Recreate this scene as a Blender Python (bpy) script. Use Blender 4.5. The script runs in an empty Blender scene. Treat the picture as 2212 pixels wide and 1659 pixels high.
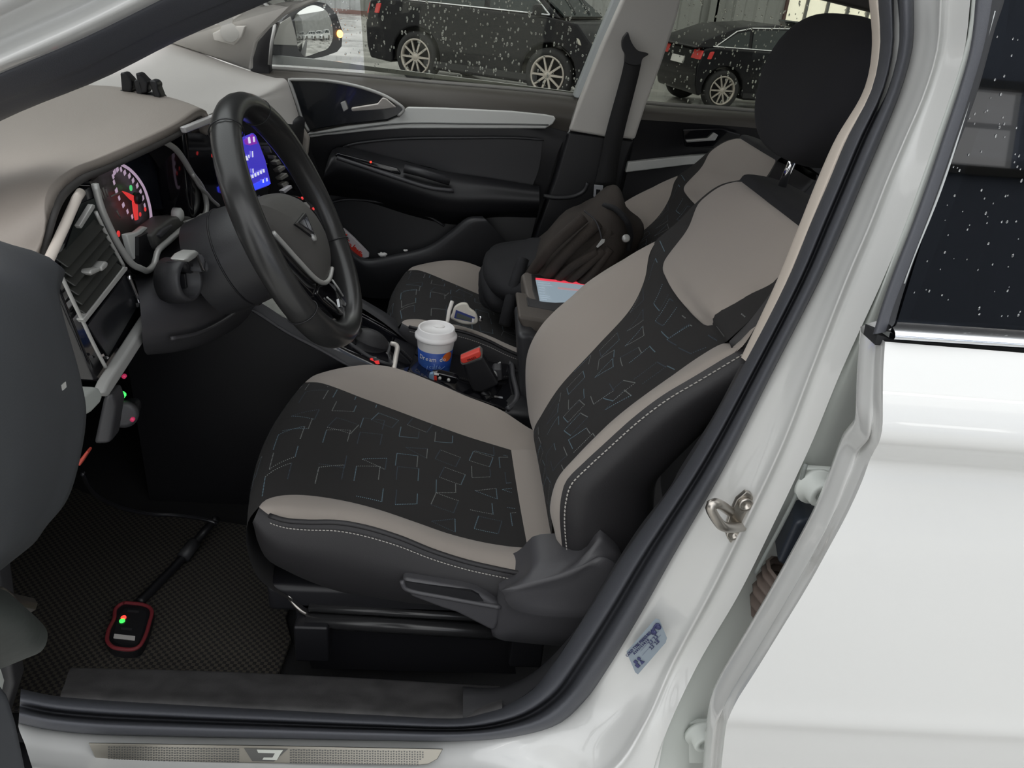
import bpy, bmesh, math, random
import numpy as np
from mathutils import Vector, Matrix
from mathutils.bvhtree import BVHTree
random.seed(7)
SC = bpy.context.scene
COL = SC.collection
W, H, F = 2212, 1659, 1661.0

# ---------------------------------------------------------------- camera, world, light, exposure
PITCH, ROLL, YAW = map(math.radians, (27.5, 5.3, 4.7))
CAM = np.array((0.0, 0.0, 1.30))
FW = np.array((math.sin(YAW)*math.cos(PITCH), math.cos(YAW)*math.cos(PITCH), -math.sin(PITCH)))
R0 = np.array((math.cos(YAW), -math.sin(YAW), 0.0)); U0 = np.cross(R0, FW)
RT = math.cos(ROLL)*R0 + math.sin(ROLL)*U0
UP = -math.sin(ROLL)*R0 + math.cos(ROLL)*U0
cd = bpy.data.cameras.new('camera'); cam = bpy.data.objects.new('camera', cd); COL.objects.link(cam)
cd.sensor_width = 36.0; cd.lens = 36.0*F/W; cd.clip_start = 0.02; cd.clip_end = 300
mw = Matrix.Identity(4)
for i in range(3):
    mw[i][0], mw[i][1], mw[i][2], mw[i][3] = RT[i], UP[i], -FW[i], CAM[i]
cam.matrix_world = mw
SC.camera = cam
SC.view_settings.view_transform = 'Standard'
SC.view_settings.look = 'None'
SC.view_settings.gamma = 1.0
SC.view_settings.use_curve_mapping = False
SC.view_settings.exposure = 0.80
wd = bpy.data.worlds.new('world'); SC.world = wd; wd.use_nodes = True
bg = wd.node_tree.nodes['Background']
bg.inputs[0].default_value = (0.985, 1.0, 1.01, 1); bg.inputs[1].default_value = 1.0

# ---------------------------------------------------------------- helpers
def V(*a): return np.array(a, float)
def ray(px, py): return FW + RT*(px-W/2)/F - UP*(py-H/2)/F
def at(px, py, Y):
    d = ray(px, py); return CAM + d*((Y-CAM[1])/d[1])
def atz(px, py, Z):
    d = ray(px, py); return CAM + d*((Z-CAM[2])/d[2])
def atx(px, py, X):
    d = ray(px, py); return CAM + d*((X-CAM[0])/d[0])
def atp(px, py, P0, n):
    d = ray(px, py); return CAM + d*(np.dot(np.array(P0)-CAM, n)/np.dot(d, n))
def unit(v): v = np.array(v, float); return v/np.linalg.norm(v)

def mat(name, col, rough=0.5, metal=0.0, bump=0.0, scale=200.0, coat=0.0, emit=None, estr=1.0, spec=None, var=0.0, vscale=8.0, sheen=0.0, alpha=None):
    m = bpy.data.materials.new(name); m.use_nodes = True
    nt = m.node_tree; b = nt.nodes['Principled BSDF']
    c = tuple(col)+(1,)
    b.inputs['Base Color'].default_value = c
    b.inputs['Roughness'].default_value = rough
    b.inputs['Metallic'].default_value = metal
    if coat: b.inputs['Coat Weight'].default_value = coat; b.inputs['Coat Roughness'].default_value = 0.04
    if spec is not None: b.inputs['Specular IOR Level'].default_value = spec
    if sheen: b.inputs['Sheen Weight'].default_value = sheen
    if emit: b.inputs['Emission Color'].default_value = tuple(emit)+(1,); b.inputs['Emission Strength'].default_value = estr
    tc = nt.nodes.new('ShaderNodeTexCoord')
    if bump:
        n = nt.nodes.new('ShaderNodeTexNoise'); n.inputs['Scale'].default_value = scale; n.inputs['Detail'].default_value = 3
        bp = nt.nodes.new('ShaderNodeBump'); bp.inputs['Strength'].default_value = bump; bp.inputs['Distance'].default_value = 0.002
        nt.links.new(tc.outputs['Object'], n.inputs['Vector']); nt.links.new(n.outputs['Fac'], bp.inputs['Height']); nt.links.new(bp.outputs['Normal'], b.inputs['Normal'])
    if var:
        n = nt.nodes.new('ShaderNodeTexNoise'); n.inputs['Scale'].default_value = vscale; n.inputs['Detail'].default_value = 5
        r = nt.nodes.new('ShaderNodeValToRGB')
        r.color_ramp.elements[0].position = 0.3; r.color_ramp.elements[1].position = 0.7
        r.color_ramp.elements[0].color = tuple(x*(1-var) for x in col)+(1,)
        r.color_ramp.elements[1].color = tuple(min(1, x*(1+var)) for x in col)+(1,)
        nt.links.new(tc.outputs['Object'], n.inputs['Vector']); nt.links.new(n.outputs['Fac'], r.inputs['Fac']); nt.links.new(r.outputs['Color'], b.inputs['Base Color'])
    return m
def glassmat(name, tint, gloss=0.06, rough=0.02):
    m = bpy.data.materials.new(name); m.use_nodes = True; nt = m.node_tree; nt.nodes.clear()
    o = nt.nodes.new('ShaderNodeOutputMaterial'); mx = nt.nodes.new('ShaderNodeMixShader')
    t = nt.nodes.new('ShaderNodeBsdfTransparent'); g = nt.nodes.new('ShaderNodeBsdfGlossy'); lw = nt.nodes.new('ShaderNodeFresnel')
    lw.inputs['IOR'].default_value = 1.45
    t.inputs['Color'].default_value = tuple(tint)+(1,); g.inputs['Roughness'].default_value = rough
    if gloss: nt.links.new(lw.outputs[0], mx.inputs[0])
    else: mx.inputs[0].default_value = 0.0
    nt.links.new(t.outputs[0], mx.inputs[1]); nt.links.new(g.outputs[0], mx.inputs[2]); nt.links.new(mx.outputs[0], o.inputs[0])
    return m

M = dict(
 paint=mat('white car paint', (.635,.638,.626), .30, coat=1.0),
 paint_in=mat('unpolished hinge gap paint tinted with shade', (.62,.65,.62), .5),  # greenish shade of the recess is tinted into this white
 rubber=mat('black rubber seal', (.060,.063,.074), .55, bump=.15, scale=900),
 rubber_dk=mat('dark rubber groove', (.018,.019,.022), .7),
 beige=mat('beige pillar trim', (.70,.62,.54), .6),
 gfab=mat('warm grey seat fabric', (.345,.305,.272), .85, bump=.25, scale=2500, sheen=.15),
 bfab=mat('black knitted seat fabric', (.0165,.0152,.0150), .9, bump=.3, scale=2200, sheen=.02),
 leath=mat('dark grey side leatherette', (.022,.021,.023), .55, bump=.12, scale=700),
 hrest=mat('black headrest fabric', (.010,.010,.013), .9, bump=.2, scale=2000),
 plas=mat('charcoal plastic', (.034,.034,.037), .45, bump=.08, scale=900),
 plas_dk=mat('black plastic', (.010,.010,.012), .45, bump=.05, scale=900),
 plas_md=mat('mid grey plastic', (.058,.057,.062), .45, bump=.08, scale=900),
 sillp=mat('scuffed dark sill plastic', (.055,.053,.054), .5, bump=.15, scale=400, var=.25, vscale=40),
 gloss=mat('gloss black plastic', (.006,.006,.008), .08, coat=.6),
 chrome=mat('chrome', (.78,.78,.80), .10, 1.0),
 satin=mat('satin silver', (.50,.50,.48), .42, .35),
 steel=mat('brushed steel', (.48,.45,.41), .32, 1.0),
 grey_trim=mat('pale grey door trim', (.72,.73,.70), .5, .1),
 light_trim=mat('pale grey pillar trim', (.62,.60,.56), .65),
 dash=mat('dashboard top skin paled with glare', (.50,.475,.45), .62, bump=.1, scale=500),  # windscreen glare is put into this pale grey
 dash2=mat('warm grey instrument hood skin', (.30,.265,.235), .6, bump=.1, scale=500),
 carpet=mat('black carpet', (.010,.010,.011), .95, bump=.5, scale=1500),
 white=mat('white plastic', (.86,.84,.82), .4),
 offwhite=mat('off white paper', (.70,.66,.58), .6),
 red=mat('red plastic', (.75,.06,.04), .4),
 stitch=mat('pale stitching', (.42,.40,.37), .8),
 teal=mat('teal grey stitching', (.22,.34,.42), .8),
 teal2=mat('faint teal stitching', (.06,.09,.13), .8),
 glass=glassmat('clear glass', (.97,.985,.98)),
 tint=glassmat('tinted window glass', (.66,.66,.62), gloss=0),
 privacy=glassmat('dark privacy glass', (.10,.11,.13)),
 drop=mat('water drops', (.9,.92,.92), .05),
)
M['drop'].node_tree.nodes['Principled BSDF'].inputs['Transmission Weight'].default_value = .75
M['drop'].node_tree.nodes['Principled BSDF'].inputs['IOR'].default_value = 1.33

def link(o, parent=None):
    COL.objects.link(o)
    if parent is not None: o.parent = parent
    return o
def thing(name, label, cat, loc=(0,0,0), group=None):
    o = bpy.data.objects.new(name, None); o.empty_display_size = .05
    o.location = Vector(loc); link(o); o['label'] = label; o['category'] = cat
    if group: o['group'] = group
    return o
def tag(o, label=None, cat=None, group=None, kind=None):
    if label: o['label'] = label
    if cat: o['category'] = cat
    if group: o['group'] = group
    if kind: o['kind'] = kind
    return o
def mk(name, verts, faces, m, parent=None, smooth=True, bevel=0.0, seg=2, solid=0.0, subsurf=0, soff=-1, label=None, kind=None, angle=None):
    """one mesh object; verts in world space, made relative to the parent's base point"""
    off = np.zeros(3)
    p = parent
    while p is not None:
        off += np.array(p.location); p = p.parent
    me = bpy.data.meshes.new(name)
    me.from_pydata([tuple(np.array(v)-off) for v in verts], [], [tuple(int(i) for i in f) for f in faces])
    me.validate(); me.update()
    bm = bmesh.new(); bm.from_mesh(me); bmesh.ops.recalc_face_normals(bm, faces=bm.faces); bm.to_mesh(me); bm.free()
    if smooth: me.polygons.foreach_set('use_smooth', [True]*len(me.polygons))
    me.materials.append(m)
    o = bpy.data.objects.new(name, me); link(o, parent)
    if solid:
        s = o.modifiers.new('s', 'SOLIDIFY'); s.thickness = solid; s.offset = soff
    if bevel:
        b = o.modifiers.new('b', 'BEVEL'); b.width = bevel; b.segments = seg; b.limit_method = 'ANGLE'; b.angle_limit = math.radians(40)
        wn = o.modifiers.new('n', 'WEIGHTED_NORMAL'); wn.keep_sharp = False
    if subsurf:
        s = o.modifiers.new('ss', 'SUBSURF'); s.levels = subsurf; s.render_levels = subsurf
    if label: o['label'] = label
    if kind: o['kind'] = kind
    return o
def cr(P, n, closed=False):
    """resample a polyline as a Catmull-Rom curve, n points, by chord length"""
    P = np.array(P, float)
    if closed: P = np.vstack([P[-1], P, P[0], P[1]])
    else: P = np.vstack([2*P[0]-P[1], P, 2*P[-1]-P[-2]])
    seg = []
    for i in range(1, len(P)-2):
        d = [max(1e-9, np.linalg.norm(P[i+k]-P[i+k-1]))**.5 for k in (0,1,2)]
        for t in np.linspace(0, 1, 24, endpoint=False):
            t0, t1, t2, t3 = 0, d[0], d[0]+d[1], d[0]+d[1]+d[2]
            u = t1+t*(t2-t1)
            A1=(t1-u)/(t1-t0)*P[i-1]+(u-t0)/(t1-t0)*P[i]; A2=(t2-u)/(t2-t1)*P[i]+(u-t1)/(t2-t1)*P[i+1]; A3=(t3-u)/(t3-t2)*P[i+1]+(u-t2)/(t3-t2)*P[i+2]
            B1=(t2-u)/(t2-t0)*A1+(u-t0)/(t2-t0)*A2; B2=(t3-u)/(t3-t1)*A2+(u-t1)/(t3-t1)*A3
            seg.append((t2-u)/(t2-t1)*B1+(u-t1)/(t2-t1)*B2)
    seg.append(P[-2]); S = np.array(seg)
    L = np.concatenate([[0], np.cumsum(np.linalg.norm(np.diff(S, axis=0), axis=1))])
    q = np.linspace(0, L[-1], n)
    return np.stack([np.interp(q, L, S[:,k]) for k in range(3)], 1)
def lin(P, n):
    P = np.array(P, float); L = np.concatenate([[0], np.cumsum(np.linalg.norm(np.diff(P, axis=0), axis=1))])
    q = np.linspace(0, L[-1], n); return np.stack([np.interp(q, L, P[:,k]) for k in range(3)], 1)
def loftgrid(curves, nu=40, nv=4, straight=False, cross='cr'):
    C = [ (lin if straight else cr)(c, nu) for c in curves]
    if cross == 'lin':
        rows = []
        for a, b in zip(C[:-1], C[1:]):
            for t in np.linspace(0,1,nv,endpoint=False): rows.append(a*(1-t)+b*t)
        rows.append(C[-1]); return np.array(rows)
    n = (len(C)-1)*nv+1
    cols = []
    A = np.array(C)
    out = np.zeros((n, nu, 3))
    for j in range(nu):
        P = A[:,j]
        P2 = np.vstack([2*P[0]-P[1], P, 2*P[-1]-P[-2]])
        k = 0
        for i in range(1, len(P2)-2):
            for t in np.linspace(0,1,nv,endpoint=False):
                p0,p1,p2,p3 = P2[i-1],P2[i],P2[i+1],P2[i+2]
                out[k,j] = .5*((2*p1)+(-p0+p2)*t+(2*p0-5*p1+4*p2-p3)*t*t+(-p0+3*p1-3*p2+p3)*t**3); k += 1
        out[k,j] = P[-1]
    return out
def grid(name, G, m, parent=None, **kw):
    r, c = G.shape[:2]
    f = [(i*c+j, i*c+j+1, (i+1)*c+j+1, (i+1)*c+j) for i in range(r-1) for j in range(c-1)]
    return mk(name, G.reshape(-1,3), f, m, parent, **kw)
def loft(name, curves, m, parent=None, nu=40, nv=4, straight=False, cross='cr', **kw):
    return grid(name, loftgrid(curves, nu, nv, straight, cross), m, parent, **kw)
def frames(P, closed=False, up=None):
    n = len(P); T = np.zeros_like(P)
    for i in range(n):
        a = P[(i+1)%n] if closed else P[min(i+1,n-1)]; b = P[(i-1)%n] if closed else P[max(i-1,0)]
        T[i] = unit(a-b)
    N = []
    u = np.array(up if up is not None else (0,0,1.0)); 
    if abs(np.dot(unit(u), T[0])) > .95: u = np.array((0,1.0,0)) if up is None else np.array((1.0,.3,0))
    prev = unit(u-np.dot(u,T[0])*T[0])
    for i in range(n):
        src = np.array(up, float) if up is not None else prev
        v = src-np.dot(src,T[i])*T[i]
        if np.linalg.norm(v) < 1e-3: v = prev-np.dot(prev,T[i])*T[i]
        prev = unit(v); N.append(prev)
    N = np.array(N); return T, N, np.cross(T, N)
def sweep(name, P, prof, m, parent=None, closed=False, up=None, caps=True, scale=None, **kw):
    """sweep a closed 2-D profile (side, up) along the points P"""
    P = np.array(P, float); T, N, B = frames(P, closed, up); k = len(prof); n = len(P)
    v = []; f = []
    for i in range(n):
        s = 1.0 if scale is None else scale[i]
        for a, b in prof: v.append(P[i]+s*(a*B[i]+b*N[i]))
    for i in range(n if closed else n-1):
        for j in range(k):
            a, b = i*k+j, i*k+(j+1)%k; c, d = ((i+1)%n)*k+(j+1)%k, ((i+1)%n)*k+j
            f.append((a,b,c,d))
    if caps and not closed:
        f.append(tuple(range(k))[::-1]); f.append(tuple((n-1)*k+j for j in range(k)))
    return mk(name, v, f, m, parent, **kw)
def circ(r, n=10, ry=None): ry = r if ry is None else ry; return [(r*math.cos(2*math.pi*i/n), ry*math.sin(2*math.pi*i/n)) for i in range(n)]
def tube(name, P, r, m, parent=None, n=8, smooth_path=0, closed=False, **kw):
    P = np.array(P, float)
    if smooth_path: P = cr(P, smooth_path, closed)
    return sweep(name, P, circ(r, n), m, parent, closed=closed, **kw)
def rect(w, h): return [(-w/2,-h/2),(w/2,-h/2),(w/2,h/2),(-w/2,h/2)]
def slab(name, outline, depth, m, parent=None, bevel=0.0, smooth=False, **kw):
    """closed outline (3-D points, roughly planar) pushed along the vector depth"""
    O = np.array(outline, float); n = len(O); d = np.array(depth, float)
    v = list(O)+list(O+d)
    f = [tuple(range(n)), tuple(range(2*n-1, n-1, -1))]+[(i, (i+1)%n, n+(i+1)%n, n+i) for i in range(n)]
    return mk(name, v, f, m, parent, smooth=smooth, bevel=bevel, **kw)
def box(name, c, s, m, parent=None, rot=None, bevel=0.004, **kw):
    c = np.array(c, float); s = np.array(s, float)/2
    v = [np.array((x,y,z))*s for x in (-1,1) for y in (-1,1) for z in (-1,1)]
    if rot is not None: v = [np.array(rot@Vector(p)) for p in v]
    f = [(0,1,3,2),(4,6,7,5),(0,4,5,1),(2,3,7,6),(0,2,6,4),(1,5,7,3)]
    return mk(name, [c+p for p in v], f, m, parent, smooth=False, bevel=bevel, **kw)
def lathe(name, c, axis, prof, m, parent=None, n=32, caps=True, **kw):
    """prof: (radius, height along axis)"""
    a = unit(axis); t = unit(np.cross(a, (1,0,0) if abs(a[0])<.9 else (0,1,0))); b = np.cross(a, t)
    v = []; f = []; c = np.array(c, float)
    for r, h in prof:
        for i in range(n):
            q = 2*math.pi*i/n; v.append(c+a*h+r*(math.cos(q)*t+math.sin(q)*b))
    for k in range(len(prof)-1):
        for i in range(n): f.append((k*n+i, k*n+(i+1)%n, (k+1)*n+(i+1)%n, (k+1)*n+i))
    if caps: f.append(tuple(range(n))[::-1]); f.append(tuple((len(prof)-1)*n+i for i in range(n)))
    return mk(name, v, f, m, parent, **kw)
def ellipsoid(name, c, s, m, parent=None, rot=None, n=20, fn=None, **kw):
    v = []; f = []
    for i in range(n+1):
        th = math.pi*i/n
        for j in range(2*n):
            ph = math.pi*j/n; p = V(math.sin(th)*math.cos(ph), math.sin(th)*math.sin(ph), math.cos(th))
            if fn: p = fn(p)
            p = p*np.array(s)
            if rot is not None: p = np.array(rot@Vector(p))
            v.append(np.array(c)+p)
    k = 2*n
    for i in range(n):
        for j in range(k): f.append((i*k+j, i*k+(j+1)%k, (i+1)*k+(j+1)%k, (i+1)*k+j))
    return mk(name, v, f, m, parent, **kw)
def text(name, s, size, m, parent, origin, xdir, ydir, depth=0.0004, align='CENTER'):
    cu = bpy.data.curves.new(name, 'FONT'); cu.body = s; cu.size = size; cu.extrude = depth; cu.align_x = align; cu.align_y = 'CENTER'; cu.resolution_u = 2
    o = bpy.data.objects.new(name, cu); COL.objects.link(o)
    x = unit(xdir); z = unit(np.cross(x, ydir)); y = np.cross(z, x)
    mt = Matrix.Identity(4)
    for i in range(3): mt[i][0], mt[i][1], mt[i][2], mt[i][3] = x[i], y[i], z[i], origin[i]
    dg = bpy.context.evaluated_depsgraph_get(); me = bpy.data.meshes.new_from_object(o.evaluated_get(dg))
    COL.objects.unlink(o); bpy.data.objects.remove(o)
    off = np.zeros(3); p = parent
    while p is not None: off += np.array(p.location); p = p.parent
    me.transform(mt); me.transform(Matrix.Translation(Vector(-off)))
    me.materials.clear(); me.materials.append(m)
    q = bpy.data.objects.new(name, me); link(q, parent); return q
def strips(name, quads, m, parent, kind='stuff'):
    v = []; f = []
    for q in quads:
        b = len(v); v += list(q); f.append(tuple(range(b, b+len(q))))
    return mk(name, v, f, m, parent, smooth=False, kind=kind)
def pxs(l, Y):
    """image points -> points at lateral distance Y (a number or one per point)"""
    ys = np.linspace(Y[0], Y[1], len(l)) if isinstance(Y, tuple) else (Y if isinstance(Y, list) else [Y]*len(l))
    return [at(x, y, yy) for (x, y), yy in zip(l, ys)]
# ================================================================ THE HALL OUTSIDE THE CAR
def concrete():
    m = mat('damp concrete floor', (.42,.41,.385), .35, var=.18, vscale=1.1)
    nt = m.node_tree; b = nt.nodes['Principled BSDF']
    tc = nt.nodes.new('ShaderNodeTexCoord'); n = nt.nodes.new('ShaderNodeTexNoise'); n.inputs['Scale'].default_value = .55; n.inputs['Detail'].default_value = 4
    r = nt.nodes.new('ShaderNodeMapRange'); r.inputs[1].default_value = .42; r.inputs[2].default_value = .58; r.inputs[3].default_value = .05; r.inputs[4].default_value = .5
    nt.links.new(tc.outputs['Object'], n.inputs['Vector']); nt.links.new(n.outputs['Fac'], r.inputs['Value']); nt.links.new(r.outputs['Result'], b.inputs['Roughness'])
    return m
tag(slab('floor', [(-40,-12,-.1),(40,-12,-.1),(40,40,-.1),(-40,40,-.1)], (0,0,.1), concrete()), kind='structure')
wallm = mat('grey corrugated wall panel', (.30,.305,.295), .6, var=.12, vscale=.8)
def corrugated(name, x0, x1, y, z0, z1, pitch=.45, d=.05):
    P = []; x = x0
    while x < x1:
        P += [(x,y),(x+pitch*.4,y),(x+pitch*.5,y-d),(x+pitch*.9,y-d)]; x += pitch
    P.append((x1,y))
    G = np.array([[(a,b,z) for a,b in P] for z in (z0, z1)])
    return tag(grid(name, G, wallm, smooth=False, solid=.08), kind='structure')
WY = 17.5
wx0, wx1 = atx(1690,50,1)[0], 0
def wallpt(px, py): return at(px, py, WY)
xa = wallpt(1692,30)[0]; xb = xa+4.6; zb = wallpt(1692,51)[2]; zt = 4.2
corrugated('wall_back', 1.5, xa, WY, 0, 7.5)
corrugated('wall_back', xb, 26, WY, 0, 7.5)
corrugated('wall_back', xa, xb, WY, 0, zb)
corrugated('wall_back', xa, xb, WY, zt, 7.5)
WR = [(32,y,z) for z in (0,8) for y in (-10,27)]
tag(slab('wall_right', [WR[0],WR[1],WR[3],WR[2]], (.2,0,0), wallm), kind='structure')
corrugated('wall_left', -26, 2.2, 27, 0, 7.5)
tag(box('baseboard_back', (12,WY-.08,.06), (21,.06,.12), mat('rust brown base rail', (.16,.09,.075), .6), bevel=.01), kind='structure')
tag(box('baseboard_left', (-12,26.9,.06), (28,.06,.12), bpy.data.materials['rust brown base rail'], bevel=.01), kind='structure')
colm = mat('pale grey steel column', (.24,.245,.235), .5)
for i, x in enumerate((wallpt(1537,60)[0], wallpt(1537,60)[0]+9)):
    c = tag(box('trim_%d' % (i+1), (x,WY-.13,3.75), (.30,.06,7.5), colm, bevel=.005), kind='structure')
    box('web', (x,WY-.10,3.75), (.05,.12,7.5), colm, c, bevel=.003)
# big factory window: frame, mullions, panes with daylight behind
frm = mat('brown window frame', (.10,.05,.045), .5); mul = mat('grey mullion', (.16,.16,.15), .5)
pane = mat('pane with daylight behind it', (.8,.78,.7), .3, emit=(1.0,.95,.78), estr=.72)
win = tag(sweep('window_1', [(xa,WY-.06,zb),(xb,WY-.06,zb),(xb,WY-.06,zt),(xa,WY-.06,zt)], rect(.10,.12), frm, closed=True, up=(0,-1,0), smooth=False), kind='structure')
step = wallpt(1785,25)[0]-wallpt(1740,25)[0]
n = int((xb-xa)/step)+1
for i in range(n+1):
    u0 = xa+i*step+.02; u1 = min(xb, xa+(i+1)*step-.02)
    if u1 > u0+.05:
        slab('pane', [(u0,WY-.02,zb),(u1,WY-.02,zb),(u1,WY-.02,zt),(u0,WY-.02,zt)], (0,.01,0), pane, win)
    if xa+(i+1)*step < xb: box('mullion', (xa+(i+1)*step,WY-.05,(zb+zt)/2), (.055,.06,zt-zb), mul, win, bevel=0)
# near wall of the hall, behind the photographer: open gate on one side, a strip of windows on the other
gm = mat('blue grey hall wall', (.40,.45,.56), .7)
WN = -10.0
tag(slab('wall_near', [(2,WN,0),(30,WN,0),(30,WN,3.0),(2,WN,3.0)], (0,-.2,0), gm), kind='structure')
tag(slab('wall_near', [(2,WN,4.2),(30,WN,4.2),(30,WN,8),(2,WN,8)], (0,-.2,0), gm), kind='structure')
day = mat('bright window pane of the near wall', (.8,.8,.8), .3, emit=(1,1,1), estr=1.5)
w2 = tag(sweep('window_2', [(2,WN+.05,3.0),(30,WN+.05,3.0),(30,WN+.05,4.2),(2,WN+.05,4.2)], rect(.12,.12), mul, closed=True, up=(0,1,0), smooth=False), kind='structure')
for i in range(14):
    a = 2+i*2
    for z0, z1 in ((3.1,3.6),(3.68,4.1)):
        slab('pane', [(a+.1,WN+.02,z0),(a+1.8,WN+.02,z0),(a+1.8,WN+.02,z1),(a+.1,WN+.02,z1)], (0,-.01,0), day, w2)
    box('mullion', (a,WN+.05,3.6), (.2,.1,1.2), gm, w2, bevel=0)

# strip lamps added out of view, meant to streak the white paint with highlights
lampw = mat('added lamp tube', (.9,.9,.9), .3, emit=(1,.98,.94), estr=7.0)
for i, (lx, ly, lab) in enumerate(((-2.0,-3.2,'long strip lamp added out of view beside the open driver door'),(-6.0,-15.0,'strip lamp added out of view, the nearest of the three behind the camera'),(-4.5,-21.0,'strip lamp added out of view, the middle of the three behind the camera'),(-3.0,-28.0,'strip lamp added out of view, the farthest of the three behind the camera'),(5.0,-4.6,'long strip lamp added out of view beside the white rear door'))):
    lt = bpy.data.objects.new('added_streak_lamp', None); lt.location = (lx,ly,5.2); link(lt); lt['kind'] = 'structure'
    box('lamp_body', (lx,ly,5.28), (5.0,.16,.10), M['grey_trim'], lt)
    box('lamp_tube', (lx,ly,5.20), (4.8,.10,.06), lampw, lt, bevel=.01)
    for dx in (-2,2): tube('hanger', [V(lx+dx,ly,5.3),V(lx+dx,ly,7.5)], .01, M['steel'], lt, n=6)

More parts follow.
